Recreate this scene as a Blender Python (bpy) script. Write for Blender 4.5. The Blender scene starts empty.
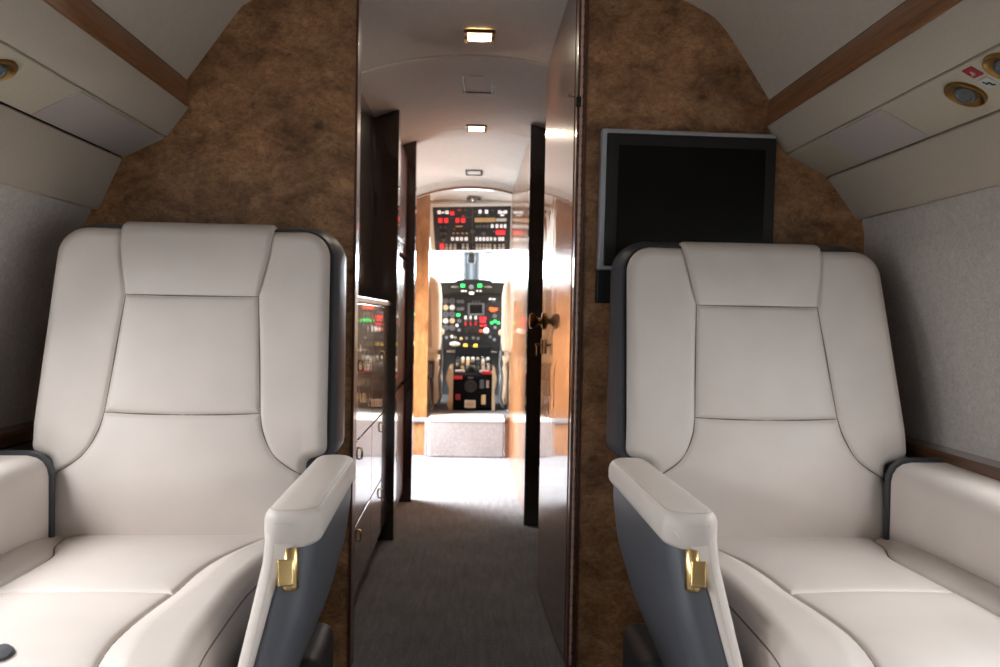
import bpy, bmesh, math, random
import numpy as np
from mathutils import Vector, Matrix
random.seed(4)
PI = math.pi
COL = bpy.context.scene.collection

# ------------------------------------------------------------------ camera
FPX = 800.0
CAM = np.array([0.0, 0.0, 0.95])
_yaw, _pit, _rol = math.atan(28.5/FPX), math.atan(17.0/FPX), math.radians(1.0)
_F = np.array([math.sin(_yaw)*math.cos(_pit), math.cos(_yaw)*math.cos(_pit), -math.sin(_pit)])
_R0 = np.array([math.cos(_yaw), -math.sin(_yaw), 0.0])
_U0 = np.cross(_R0, _F)
_R = _R0*math.cos(_rol) + _U0*math.sin(_rol)
_U = _U0*math.cos(_rol) - _R0*math.sin(_rol)

def at(px, py, Y):
    """world point on the plane y = Y seen at that place of the photograph (used as a ruler)"""
    d = _F + _R*(px-500)/FPX + _U*(333.5-py)/FPX
    return CAM + d*(Y/d[1])

cam_d = bpy.data.cameras.new('camera'); cam = bpy.data.objects.new('camera', cam_d); COL.objects.link(cam)
cam_d.lens = FPX*36/1000; cam_d.sensor_width = 36; cam_d.sensor_fit = 'HORIZONTAL'
cam_d.clip_start = 0.02; cam_d.clip_end = 500
cam_d.dof.use_dof = True; cam_d.dof.focus_distance = 1.6; cam_d.dof.aperture_fstop = 5.6
m = Matrix.Identity(4)
for i in range(3):
    m[i][0], m[i][1], m[i][2], m[i][3] = _R[i], _U[i], -_F[i], CAM[i]
cam.matrix_world = m
bpy.context.scene.camera = cam

# ------------------------------------------------------------------ materials
def lin(c):
    c = c/255.0
    return c/12.92 if c <= 0.04045 else ((c+0.055)/1.055)**2.4
def rgb(r, g, b): return (lin(r), lin(g), lin(b), 1.0)

class NT:
    def __init__(s, name):
        s.m = bpy.data.materials.new(name); s.m.use_nodes = True
        s.t = s.m.node_tree; s.b = s.t.nodes['Principled BSDF']
    def n(s, typ, **kw):
        nd = s.t.nodes.new(typ)
        for k, v in kw.items():
            if k in nd.inputs: nd.inputs[k].default_value = v
            else: setattr(nd, k, v)
        return nd
    def l(s, a, ao, b, bi): s.t.links.new(a.outputs[ao], b.inputs[bi])
    def coord(s, scale=(1, 1, 1), out='Object'):
        tc = s.n('ShaderNodeTexCoord'); mp = s.n('ShaderNodeMapping'); mp.inputs['Scale'].default_value = scale
        s.l(tc, out, mp, 'Vector'); return mp
    def noise(s, vec, scale, detail=4, rough=0.5, dist=0.0):
        nd = s.n('ShaderNodeTexNoise'); nd.inputs['Scale'].default_value = scale; nd.inputs['Detail'].default_value = detail
        nd.inputs['Roughness'].default_value = rough; nd.inputs['Distortion'].default_value = dist
        s.l(vec, 'Vector', nd, 'Vector'); return nd
    def ramp(s, src, out, stops):
        r = s.n('ShaderNodeValToRGB'); e = r.color_ramp.elements
        while len(e) < len(stops): e.new(0.5)
        for k, (p, c) in enumerate(stops): e[k].position = p; e[k].color = c
        s.l(src, out, r, 'Fac'); return r
    def mix(s, fac, a, b, mode='MIX'):
        mx = s.n('ShaderNodeMixRGB'); mx.blend_type = mode
        for sock, v in (('Fac', fac), ('Color1', a), ('Color2', b)):
            if isinstance(v, tuple) and len(v) == 2 and hasattr(v[0], 'outputs'): s.l(v[0], v[1], mx, sock)
            else: mx.inputs[sock].default_value = v
        return mx
    def bump(s, src, out, strength, dist=0.01):
        bp = s.n('ShaderNodeBump'); bp.inputs['Strength'].default_value = strength; bp.inputs['Distance'].default_value = dist
        s.l(src, out, bp, 'Height'); s.l(bp, 'Normal', s.b, 'Normal'); return bp
    def set(s, **kw):
        for k, v in kw.items(): s.b.inputs[k.replace('_', ' ')].default_value = v
        return s

MAT = {}
def plain(name, c, rough=0.5, metal=0.0, coat=0.0, spec=0.5, bump=None):
    t = NT(name); t.set(Base_Color=c, Roughness=rough, Metallic=metal, Coat_Weight=coat, Coat_Roughness=0.03, Specular_IOR_Level=spec)
    mp = t.coord(); nz = t.noise(mp, bump[0] if bump else 60, 3)
    lo = tuple(x*0.94 for x in c[:3])+(1,); hi = tuple(min(1, x*1.05) for x in c[:3])+(1,)
    r = t.ramp(nz, 'Fac', [(0.3, lo), (0.7, hi)]); t.l(r, 'Color', t.b, 'Base Color')
    if bump: t.bump(nz, 'Fac', bump[1], bump[2])
    MAT[name] = t.m; return t.m
def glow(name, c, strength):
    t = NT(name); t.set(Base_Color=c, Roughness=0.4, Emission_Color=c, Emission_Strength=strength); MAT[name] = t.m

def leather(name, c, rough):
    t = NT(name); t.set(Roughness=rough, Specular_IOR_Level=0.4)
    mp = t.coord(); n1 = t.noise(mp, 7, 3); n2 = t.noise(mp, 650, 2, 0.6)
    lo = tuple(x*0.95 for x in c[:3])+(1,); hi = tuple(min(1, x*1.03) for x in c[:3])+(1,)
    r = t.ramp(n1, 'Fac', [(0.3, lo), (0.7, hi)]); t.l(r, 'Color', t.b, 'Base Color')
    vo = t.n('ShaderNodeTexVoronoi'); vo.inputs['Scale'].default_value = 420; t.l(mp, 'Vector', vo, 'Vector')
    mx = t.mix(0.5, (n2, 'Fac'), (vo, 'Distance')); t.bump(mx, 'Color', 0.10, 0.0012)
    MAT[name] = t.m
leather('cream_leather', rgb(213, 202, 194), 0.46)
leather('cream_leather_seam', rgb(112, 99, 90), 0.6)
leather('stitch_thread', rgb(196, 186, 174), 0.7)
leather('grey_leather', rgb(82, 83, 89), 0.42)
leather('piping_leather', rgb(62, 63, 67), 0.45)
leather('beige_leather', rgb(222, 200, 172), 0.5)
leather('tan_leather', rgb(186, 160, 130), 0.5)

def burl(name, dark, mid, light, coat, rough, scale=1.0, stretch=(1, 1, 1)):
    t = NT(name); t.set(Roughness=rough, Coat_Weight=coat, Coat_Roughness=0.02)
    mp = t.coord(stretch)
    warp = t.noise(mp, 4.5*scale, 8, 0.72, 0.5)
    big = t.noise(mp, 2.2*scale, 3, 0.5, 0.6)
    fine = t.noise(mp, 30*scale, 8, 0.75, 0.8)
    vo = t.n('ShaderNodeTexVoronoi'); vo.inputs['Scale'].default_value = 11*scale; t.l(mp, 'Vector', vo, 'Vector')
    r1 = t.ramp(warp, 'Fac', [(0.30, dark), (0.52, mid), (0.74, light)])
    r2 = t.ramp(fine, 'Fac', [(0.34, (0.42, 0.40, 0.38, 1)), (0.60, (1.0, 1.0, 1.0, 1))])
    r3 = t.ramp(vo, 'Distance', [(0.04, (0.35, 0.32, 0.30, 1)), (0.16, (1, 1, 1, 1))])
    r4 = t.ramp(big, 'Fac', [(0.35, (0.72, 0.70, 0.68, 1)), (0.65, (1.12, 1.1, 1.08, 1))])
    a = t.mix(0.85, (r1, 'Color'), (r2, 'Color'), 'MULTIPLY')
    b = t.mix(0.55, (a, 'Color'), (r3, 'Color'), 'MULTIPLY')
    kn = t.n('ShaderNodeTexVoronoi'); kn.inputs['Scale'].default_value = 2.1*scale; t.l(mp, 'Vector', kn, 'Vector')
    r5 = t.ramp(kn, 'Distance', [(0.035, (0.22, 0.19, 0.17, 1)), (0.085, (1, 1, 1, 1))])
    b = t.mix(0.8, (b, 'Color'), (r5, 'Color'), 'MULTIPLY')
    c = t.mix(0.9, (b, 'Color'), (r4, 'Color'), 'MULTIPLY')
    t.l(c, 'Color', t.b, 'Base Color'); MAT[name] = t.m
    if coat >= 0.5:
        # lacquer that is not perfectly flat: reflections waver a little
        w1 = t.noise(t.coord((1, 1, 0.5)), 16, 2, 0.5, 0.3)
        bp = t.n('ShaderNodeBump'); bp.inputs['Strength'].default_value = 0.12; bp.inputs['Distance'].default_value = 0.004
        t.l(w1, 'Fac', bp, 'Height'); t.l(bp, 'Normal', t.b, 'Coat Normal')
burl('burl_wood', rgb(104, 71, 48), rgb(174, 128, 90), rgb(212, 168, 126), 0.12, 0.40, 2.6, (0.85, 1, 1.2))
burl('door_veneer', rgb(92, 54, 30), rgb(146, 94, 56), rgb(176, 120, 76), 1.0, 0.25, 0.9, (1, 1, 0.35))
burl('dark_veneer', rgb(26, 15, 10), rgb(44, 26, 17), rgb(60, 37, 24), 1.0, 0.22, 0.9, (1, 1, 0.4))
burl('door_dark', rgb(52, 31, 21), rgb(80, 50, 34), rgb(100, 66, 46), 1.0, 0.2, 0.9, (1, 1, 0.4))
burl('light_veneer', rgb(118, 74, 42), rgb(160, 108, 66), rgb(186, 134, 88), 0.6, 0.3, 0.8, (1, 1, 0.35))

def grain(name, a, b, coat, axis, rough=0.35):
    t = NT(name); t.set(Roughness=rough, Coat_Weight=coat, Coat_Roughness=0.03)
    sc = [40, 40, 40]; sc[axis] = 1.6
    mp = t.coord(tuple(sc)); n1 = t.noise(mp, 3, 6, 0.65, 0.6); n2 = t.noise(mp, 14, 4, 0.6, 0.2)
    mx = t.mix(0.35, (n1, 'Fac'), (n2, 'Fac'))
    r = t.ramp(mx, 'Color', [(0.32, a), (0.68, b)]); t.l(r, 'Color', t.b, 'Base Color')
    t.bump(n2, 'Fac', 0.05, 0.002); MAT[name] = t.m
grain('walnut_strip', rgb(98, 63, 40), rgb(164, 114, 78), 0.2, 1)
grain('ledge_wood', rgb(60, 38, 26), rgb(104, 70, 48), 0.8, 1, 0.3)
grain('jamb_wood', rgb(74, 42, 30), rgb(104, 64, 46), 0.4, 2)
grain('mahogany', rgb(78, 36, 24), rgb(116, 60, 40), 0.7, 2, 0.3)

def carpet(name, a, b, scale=1.0):
    t = NT(name); t.set(Roughness=0.95, Specular_IOR_Level=0.1, Sheen_Weight=0.15)
    mp = t.coord((1, 0.35, 1)); n1 = t.noise(mp, 260*scale, 3, 0.7)
    mp2 = t.coord((1, 0.12, 1)); n3 = t.noise(mp2, 55*scale, 4, 0.7)
    n2 = t.noise(t.coord(), 5, 3)
    mx = t.mix(0.45, (n1, 'Fac'), (n3, 'Fac')); mx2 = t.mix(0.2, (mx, 'Color'), (n2, 'Fac'))
    r = t.ramp(mx2, 'Color', [(0.34, a), (0.66, b)]); t.l(r, 'Color', t.b, 'Base Color')
    t.bump(n1, 'Fac', 0.5, 0.004); MAT[name] = t.m
carpet('carpet', rgb(80, 82, 88), rgb(134, 136, 142))
carpet('step_carpet', rgb(106, 101, 102), rgb(146, 140, 140))

def fabric(name, a, b, scale, bump):
    t = NT(name); t.set(Roughness=0.85, Specular_IOR_Level=0.15)
    mp = t.coord(); n1 = t.noise(mp, scale, 6, 0.7, 0.8); n2 = t.noise(mp, scale*4, 2)
    mx = t.mix(0.4, (n1, 'Fac'), (n2, 'Fac'))
    r = t.ramp(mx, 'Color', [(0.36, a), (0.64, b)]); t.l(r, 'Color', t.b, 'Base Color')
    t.bump(mx, 'Color', bump, 0.004); MAT[name] = t.m
fabric('wall_fabric', rgb(184, 176, 170), rgb(212, 204, 198), 70, 0.5)
fabric('headliner', rgb(192, 182, 169), rgb(201, 191, 178), 40, 0.12)
fabric('panel_leather', rgb(182, 171, 156), rgb(191, 180, 165), 160, 0.12)
fabric('panel_cream', rgb(176, 166, 149), rgb(186, 176, 158), 160, 0.08)
fabric('grille_cloth', rgb(164, 154, 150), rgb(186, 175, 171), 420, 0.3)
fabric('vestibule_liner', rgb(218, 213, 206), rgb(227, 222, 215), 30, 0.05)
fabric('side_liner', rgb(110, 106, 102), rgb(124, 120, 116), 60, 0.2)

plain('gold', rgb(226, 194, 136), 0.27, 1.0)
plain('brass_dark', rgb(120, 86, 44), 0.3, 1.0)
plain('chrome', rgb(190, 190, 192), 0.25, 1.0)
plain('silver_bezel', rgb(168, 170, 176), 0.42, 0.15)
plain('black_plastic', rgb(10, 10, 11), 0.5)
plain('black_panel', rgb(24, 26, 31), 0.5)
plain('screen_black', rgb(5, 5, 6), 0.22, 0.0, 0.0, 0.25)
plain('grey_plastic', rgb(96, 98, 102), 0.5)
plain('dark_base', rgb(40, 40, 42), 0.55)
plain('white_plastic', rgb(226, 224, 218), 0.45)
plain('window_frame_paint', rgb(206, 202, 196), 0.5)
plain('post_paint', rgb(118, 128, 136), 0.5)
plain('red_paint', rgb(200, 24, 32), 0.4)
plain('red_sign', rgb(150, 20, 36), 0.5)
plain('white_sign', rgb(182, 180, 176), 0.5)
plain('vent_brass', rgb(150, 114, 64), 0.3, 1.0)
plain('sign_ink', rgb(40, 40, 44), 0.5)
plain('yellow_paint', rgb(240, 196, 20), 0.4)
plain('orange_paint', rgb(232, 96, 50), 0.4)
plain('tan_paint', rgb(214, 180, 130), 0.5)
plain('nozzle_grey', rgb(84, 88, 90), 0.45, 0.3)
plain('grey_plastic_dark', rgb(25, 25, 28), 0.5)
plain('matte_black', rgb(14, 14, 16), 0.85, 0.0, 0.0, 0.08)
plain('hinge_metal', rgb(205, 172, 156), 0.4, 0.1)
plain('hull_dark', rgb(40, 36, 33), 0.8)
glow('red_light', rgb(235, 40, 48), 0.9)
glow('orange_light', rgb(250, 96, 40), 1.0)
glow('green_light', rgb(50, 235, 110), 1.4)
glow('white_light', rgb(240, 240, 240), 0.7)
glow('lamp_lens', rgb(255, 226, 170), 9.0)

t = NT('window_glass'); tr = t.n('ShaderNodeBsdfTransparent'); gl = t.n('ShaderNodeBsdfGlossy'); gl.inputs['Roughness'].default_value = 0.02
tr.inputs['Color'].default_value = (0.95, 0.97, 0.98, 1)
mx = t.n('ShaderNodeMixShader'); mx.inputs['Fac'].default_value = 0.05
t.l(tr, 'BSDF', mx, 1); t.l(gl, 'BSDF', mx, 2); t.l(mx, 'Shader', t.t.nodes['Material Output'], 'Surface'); MAT['window_glass'] = t.m

# ------------------------------------------------------------------ mesh helpers
class G:
    """collects vertices and faces; every method appends one shape"""
    def __init__(s): s.v = []; s.f = []; s.hard = False
    def add(s, v, f):
        o = len(s.v); s.v += [tuple(map(float, p)) for p in v]; s.f += [tuple(o+i for i in q) for q in f]; return s
    def rbox(s, c, size, r=0.003, seg=2, rot=None):
        s.hard = True; bm = bmesh.new(); bmesh.ops.create_cube(bm, size=1.0)
        for v in bm.verts: v.co = Vector((v.co.x*size[0], v.co.y*size[1], v.co.z*size[2]))
        r = min(r, min(size)*0.49)
        if r > 0: bmesh.ops.bevel(bm, geom=bm.edges[:], offset=r, segments=seg, profile=0.5, affect='EDGES')
        M = (rot or Matrix.Identity(3)); bm.verts.index_update()
        s.add([tuple(M @ v.co + Vector(c)) for v in bm.verts], [tuple(v.index for v in f.verts) for f in bm.faces]); bm.free(); return s
    def span(s, x0, x1, y0, y1, z0, z1, r=0.003, seg=2):
        return s.rbox(((x0+x1)/2, (y0+y1)/2, (z0+z1)/2), (abs(x1-x0), abs(y1-y0), abs(z1-z0)), r, seg)
    def loft(s, rings, closed=True, cap=True):
        n = len(rings[0]); v = [p for r in rings for p in r]; f = []
        for i in range(len(rings)-1):
            for j in range(n if closed else n-1):
                k = (j+1) % n; f.append((i*n+j, i*n+k, (i+1)*n+k, (i+1)*n+j))
        if cap: f.append(tuple(range(n-1, -1, -1))); f.append(tuple((len(rings)-1)*n+j for j in range(n)))
        return s.add(v, f)
    def tube(s, pts, r, n=8, cap=True):
        P = [Vector(p) for p in pts]; rings = []; prev = None
        for i, p in enumerate(P):
            t = (P[min(i+1, len(P)-1)]-P[max(i-1, 0)])
            if t.length < 1e-9: t = Vector((0, 0, 1))
            t.normalize()
            a = prev if prev is not None else (Vector((0, 0, 1)) if abs(t.z) < 0.9 else Vector((1, 0, 0)))
            u = (a - t*a.dot(t)); u.normalize(); w = t.cross(u); prev = u
            rr = r[i] if isinstance(r, (list, tuple)) else r
            rings.append([tuple(p+(u*math.cos(2*PI*k/n)+w*math.sin(2*PI*k/n))*rr) for k in range(n)])
        return s.loft(rings, True, cap)
    def lathe(s, prof, c, axis, n=24):
        """prof: (radius, height along axis)"""
        ax = Vector(axis).normalized(); a = Vector((0, 0, 1)) if abs(ax.z) < 0.9 else Vector((1, 0, 0))
        u = ax.cross(a).normalized(); w = ax.cross(u)
        rings = [[tuple(Vector(c)+ax*h+(u*math.cos(2*PI*k/n)+w*math.sin(2*PI*k/n))*max(r, 1e-5)) for k in range(n)] for r, h in prof]
        return s.loft(rings)
    def extrude(s, prof, d0, d1, plane='xz'):
        """closed outline extruded between d0 and d1 along the missing axis"""
        def p3(p, d): return (p[0], d, p[1]) if plane == 'xz' else ((d, p[0], p[1]) if plane == 'yz' else (p[0], p[1], d))
        return s.loft([[p3(p, d0) for p in prof], [p3(p, d1) for p in prof]])
    def grid(s, A):
        A = np.asarray(A); a, b = A.shape[:2]; I = np.arange(a*b).reshape(a, b)
        q = np.stack([I[:-1, :-1], I[:-1, 1:], I[1:, 1:], I[1:, :-1]], -1).reshape(-1, 4)
        return s.add(A.reshape(-1, 3).tolist(), q.tolist())

WLOC = {}
def wloc(o): return WLOC.get(o.name, Vector((0, 0, 0)))
def obj(name, g, mat, parent=None, flip=False, fix=True, sharp=38, local=False):
    """links one mesh object; vertices are in world space unless local"""
    off = Vector((0, 0, 0)) if local else (wloc(parent) if parent else Vector((0, 0, 0)))
    me = bpy.data.meshes.new(name)
    me.from_pydata([(x-off.x, y-off.y, z-off.z) for x, y, z in g.v], [], g.f if not flip else [tuple(reversed(q)) for q in g.f])
    if fix:
        bm = bmesh.new(); bm.from_mesh(me); bmesh.ops.recalc_face_normals(bm, faces=bm.faces); bm.to_mesh(me); bm.free()
    me.polygons.foreach_set('use_smooth', [True]*len(me.polygons))
    me.set_sharp_from_angle(angle=math.radians(sharp))
    me.materials.append(MAT[mat]); me.update()
    o = bpy.data.objects.new(name, me); COL.objects.link(o)
    if g.hard: md = o.modifiers.new('flat_faces', 'WEIGHTED_NORMAL'); md.keep_sharp = True; md.weight = 90
    if parent: o.parent = parent; WLOC[o.name] = wloc(parent)
    return o
def tag(o, label, cat, group=None):
    o['label'] = label; o['category'] = cat
    if group: o['group'] = group
    return o
def thing(name, label, cat, loc, group=None, rz=0):
    o = bpy.data.objects.new(name, None); COL.objects.link(o); o.location = loc; o.rotation_euler = (0, 0, rz)
    o.empty_display_size = 0.05; WLOC[o.name] = Vector(loc); return tag(o, label, cat, group)
def struct(name, g, mat, parent=None, **kw):
    o = obj(name, g, mat, parent, **kw)
    if not parent: o['kind'] = 'structure'
    return o
def copy_tree(o, loc=None, parent=None):
    c = o.copy(); COL.objects.link(c)
    if parent: c.parent = parent
    if loc is not None: c.location = loc
    for ch in list(o.children): copy_tree(ch, None, c)
    return c

def fillet(pts, rad, step=0.003):
    """open polyline with rounded corners, resampled"""
    out = [np.array(pts[0], float)]
    for i in range(1, len(pts)-1):
        a, b, c = (np.array(p, float) for p in pts[i-1:i+2]); r = rad[i]
        u = (a-b)/np.linalg.norm(a-b); w = (c-b)/np.linalg.norm(c-b)
        ang = math.acos(max(-1, min(1, float(u@w))))
        if r <= 0 or ang > PI-0.02: out.append(b); continue
        d = r/math.tan(ang/2); p0, p1 = b+u*d, b+w*d
        ctr = b+(u+w)/np.linalg.norm(u+w)*r/math.sin(ang/2)
        for k in range(9):
            q = p0*(1-k/8)+p1*(k/8); q = ctr+(q-ctr)/np.linalg.norm(q-ctr)*r; out.append(q)
    out.append(np.array(pts[-1], float)); return resample(out, step)
def resample(P, step):
    P = np.array(P, float); d = np.r_[0, np.cumsum(np.linalg.norm(np.diff(P, axis=0), axis=1))]
    n = max(2, int(d[-1]/step)+1); s = np.linspace(0, d[-1], n)
    return np.stack([np.interp(s, d, P[:, k]) for k in range(P.shape[1])], 1)
def smooth_line(P, step=0.004):
    """Catmull-Rom through the points"""
    P = [np.array(p, float) for p in P]; P = [2*P[0]-P[1]]+P+[2*P[-1]-P[-2]]; out = []
    for i in range(1, len(P)-2):
        for t in np.linspace(0, 1, 12, endpoint=False):
            a, b, c, d = P[i-1:i+3]
            out.append(0.5*((2*b)+(-a+c)*t+(2*a-5*b+4*c-d)*t*t+(-a+3*b-3*c+d)*t**3))
    out.append(P[-2]); return resample(out, step)
def dist_to(X, Z, lines):
    """distance of grid points to the nearest of several polylines"""
    best = np.full(X.shape, 9.0)
    for L in lines:
        L = np.asarray(L)
        for p in L: best = np.minimum(best, (X-p[0])**2+(Z-p[1])**2)
    return np.sqrt(best)
def sstep(a, b, x): t = np.clip((x-a)/(b-a), 0, 1); return t*t*(3-2*t)
def rrect(x0, x1, y0, y1, rads, n=6):
    """rounded rectangle outline, counter-clockwise, radii for (x0y0, x1y0, x1y1, x0y1)"""
    out = []
    for (cx, cy, sx, sy, a0), r in zip(((x0, y0, 1, 1, PI), (x1, y0, -1, 1, 1.5*PI), (x1, y1, -1, -1, 0), (x0, y1, 1, -1, 0.5*PI)), rads):
        for k in range(n+1):
            a = a0+0.5*PI*k/n; out.append((cx+sx*r+r*math.cos(a), cy+sy*r+r*math.sin(a)))
    return out

WIN_POWER, WIN_FIRST, RIGHT, TILT, SPREAD, SKY, DOOR_POWER, SCREEN_POWER, SIDE_POWER, LAMP = 36.0, 0.62, 0.52, 0.9, 165, 5.0, 200.0, 120.0, 45.0, 2.2
# ------------------------------------------------------------------ the two armchairs
def armchair(label, loc, s, k, top=1.145, rz=0.0, wide=0.0):
    """built round its own base point, facing -y; s = +1 / -1 says on which side the aisle lies; k = recline"""
    root = thing('armchair', label, 'chair', loc, 'cream leather armchairs either side of the aisle', rz)
    fl = s < 0
    def P(g): g.v = [(s*x, y, z) for x, y, z in g.v]; return g
    def part(name, g, mat, parent=root, sharp=50): return obj(name, P(g), mat, parent, local=True, sharp=sharp)
    y0 = lambda z: 0.262+k*(z-0.47)+0.02*np.clip((0.62-z)/0.15, 0, 1)**2

    # ---- backrest cushion
    side = fillet([(0.268, 0.45), (0.268, 0.628), (0.313+wide, 0.642), (0.300+wide*0.5, top), (0.0, top)], [0, 0.018, 0.022, 0.062, 0], 0.0025)
    cut = int(np.argmax(side[:, 1] > top-1e-4)); rows = side[:cut+1]
    full = np.vstack([side, side[::-1]*[-1, 1]])
    z_h, z_m = 0.985, 0.728
    w_h, w_m, w_t = 0.146, 0.166, 0.172
    sideseam = smooth_line([(w_t, top+0.01), (w_t-0.008, 1.08), (w_h, z_h)])
    mid = smooth_line([(w_h, z_h), (0.156, 0.86), (w_m, z_m)])
    low = smooth_line([(w_m, z_m), (0.176, 0.685), (0.205, 0.635), (0.268, 0.592)])
    neg = lambda L: np.asarray(L)*[-1, 1]
    hor = lambda w, z, b: resample(np.array([(w*t, z-b*(1-t*t)) for t in np.linspace(-1, 1, 21)]), 0.004)
    seams = [sideseam, neg(sideseam), mid, neg(mid), low, neg(low), hor(w_h, z_h, 0.001), hor(w_m, z_m, 0.004)]
    T = np.linspace(-1, 1, 341)
    X = rows[:, :1]*T[None, :]; Z = np.repeat(rows[:, 1:2], len(T), 1)
    def surf(X, Z):
        de = dist_to(X, Z, [full]); ds = dist_to(X, Z, seams); r = 0.024
        q = np.clip(r-np.minimum(de, r), 0, r); edge = r-np.sqrt(np.maximum(r*r-q*q, 0))
        puff = 0.0055*(1-np.exp(-ds/0.014))+0.004*(1-np.exp(-(ds/0.0045)**2))
        belly = 0.014*np.exp(-((Z-0.62)/0.11)**2)*np.clip(1-(X/0.26)**2, 0, 1)
        wing = 0.012*sstep(0.17, 0.30, np.abs(X))*sstep(0.62, 0.72, Z)
        return y0(Z)+edge-puff-belly-wing
    A = np.stack([X, surf(X, Z), Z], -1)
    back = part('backrest', G().grid(A), 'cream_leather')
    g = G()
    for L in seams[2:]:
        L = resample(L, 0.012); Y = surf(L[:, 0], L[:, 1]); g.tube([(L[i, 0], Y[i]+0.0002, L[i, 1]) for i in range(len(L))], 0.0017, 6)
    part('seam', g, 'cream_leather_seam', back)
    # ---- headrest pad that folds over the top
    th = [(z, 0.0) for z in np.linspace(z_h+0.001, top-0.018, 60)]
    prof = [(float(y0(z))-0.009-0.008*math.sin(PI*min(1, (z-z_h)/(top-z_h)))*0.8, z) for z, _ in th]
    yl, zl = prof[-1]; R = 0.036
    for a in np.linspace(0, 0.5*PI, 14)[1:]: prof.append((yl+R*(1-math.cos(a))+k*R*math.sin(a), zl+R*math.sin(a)))
    yl, zl = prof[-1]
    for q in np.linspace(0, 0.09, 12)[1:]: prof.append((yl+q, zl-0.25*q*q/0.09))
    prof = np.array(prof); ww = np.interp(prof[:, 1], sideseam[::-1, 1], sideseam[::-1, 0]); ww[75:] = ww[74]
    pr = np.gradient(prof, axis=0); nn = np.stack([-pr[:, 1], pr[:, 0]], 1); nn /= np.linalg.norm(nn, axis=1)[:, None]
    T2 = np.linspace(-1, 1, 141); H = np.zeros((len(prof), len(T2), 3))
    for i in range(len(prof)):
        d = ww[i]*(1-np.abs(T2)); di = 0.004+i*0.0027
        r = 0.010; q = np.clip(r-np.minimum(np.minimum(d, di+0*d), r), 0, r); e = r-np.sqrt(np.maximum(r*r-q*q, 0))
        H[i, :, 0] = T2*(ww[i]-0.001); H[i, :, 1] = prof[i, 0]-nn[i, 0]*e; H[i, :, 2] = prof[i, 1]-nn[i, 1]*e
    if False: pass
    part('headrest', G().grid(H), 'cream_leather')
    # ---- grey shell behind the cushion
    ctr = np.array([0.0, 0.85])
    def ring(off, dep, shrink=1.0):
        dscale = lambda z: 1-0.42*max(0, min(1, (z-0.55)/0.6)) if k > 0.25 else 1-0.15*max(0, min(1, (z-0.55)/0.6))
        tan = np.gradient(full, axis=0); nrm = np.stack([tan[:, 1], -tan[:, 0]], 1); nrm /= np.maximum(np.linalg.norm(nrm, axis=1), 1e-9)[:, None]
        P2 = full+nrm*off; P2 = ctr+(P2-ctr)*shrink
        return [(p[0], float(y0(p[1]))+dep*(dscale(p[1]) if dep > 0.04 else 1), p[1]) for p in P2]
    idx = np.r_[0:len(side):3, len(side)-1]; idx = np.r_[idx, (2*len(side)-1-idx)[::-1][1:]]
    ringi = lambda *a: [ring(*a)[i] for i in idx]
    g = G(); g.loft([ringi(-0.012, 0.030), ringi(0.002, 0.0185), ringi(0.007, 0.024), ringi(0.014, 0.06), ringi(0.020, 0.11), ringi(0.019, 0.16), ringi(0.010, 0.185), ringi(-0.015, 0.196), ringi(-0.015, 0.197, 0.6)], True, True)
    part('back_shell', g, 'grey_leather')
    g = G(); rg = ring(0.0025, 0.0185); g.tube([rg[i] for i in idx], 0.0042, 6)
    part('piping', g, 'piping_leather', back)

    # ---- seat cushion
    out = fillet([(0.0, -0.44), (0.263, -0.44), (0.263, 0.29)], [0, 0.06, 0], 0.0022)
    cut = int(np.argmax(out[:, 0] > 0.195)); rows = out[cut:]
    fullp = np.vstack([out, out[::-1]*[-1, 1]])
    inb = smooth_line([(0.205, 0.29), (0.172, 0.20), (0.140, 0.10), (0.126, 0.0), (0.122, -0.10), (0.112, -0.17), (0.103, -0.25), (0.102, -0.33), (0.110, -0.43)])
    oub = smooth_line([(-0.232, 0.29), (-0.214, 0.20), (-0.182, 0.12), (-0.176, 0.02), (-0.180, -0.10), (-0.186, -0.25), (-0.186, -0.43)])
    crs = resample(np.array([(-0.180+0.302*t, -0.10+0.012*(1-(2*t-1)**2)) for t in np.linspace(0, 1, 21)]), 0.004)
    ss = [inb, oub, crs]; T = np.linspace(-1, 1, 341)
    X = rows[:, :1]*T[None, :]; Yg = np.repeat(rows[:, 1:2], len(T), 1)
    narrow = lambda x, y: np.where(x > 0, x*(1-0.115*sstep(0.22, -0.10, y)), x)
    X = narrow(X, Yg); fullp[:, 0] = narrow(fullp[:, 0], fullp[:, 1])
    def top_z(X, Yg):
        de = dist_to(X, Yg, [fullp]); ds = dist_to(X, Yg, ss); r = 0.030
        q = np.clip(r-np.minimum(de, r), 0, r); edge = r-np.sqrt(np.maximum(r*r-q*q, 0))
        ib = np.interp(Yg, inb[::-1, 1], inb[::-1, 0]); ob = np.interp(Yg, oub[::-1, 1], oub[::-1, 0])
        bol = 0.013*(sstep(0, 0.05, X-ib)+sstep(0, 0.05, ob-X))
        crown = 0.012*np.sin(np.clip((Yg+0.44)/0.73, 0, 1)*PI)**0.7
        front = 0.05*np.clip((-Yg-0.28)/0.16, 0, 1)**2
        return 0.468+crown+bol-front-edge+0.0065*(1-np.exp(-ds/0.016))+0.004*(1-np.exp(-(ds/0.0045)**2))-0.009
    Zt = top_z(X, Yg); A = np.stack([X, Yg, Zt], -1)
    bnd = np.vstack([A[0, ::4], A[1:, -1], A[-1, -2::-4], A[-2:0:-1, 0]])
    g = G().grid(A)
    g.loft([[tuple(p) for p in bnd]]+[[(p[0]*f, p[1]*f, zz) for p in bnd] for zz, f in ((0.432, 1.030), (0.405, 1.048), (0.375, 1.045), (0.345, 1.0))], True, False)
    seat = part('seat_cushion', g, 'cream_leather')
    g = G()
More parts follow.
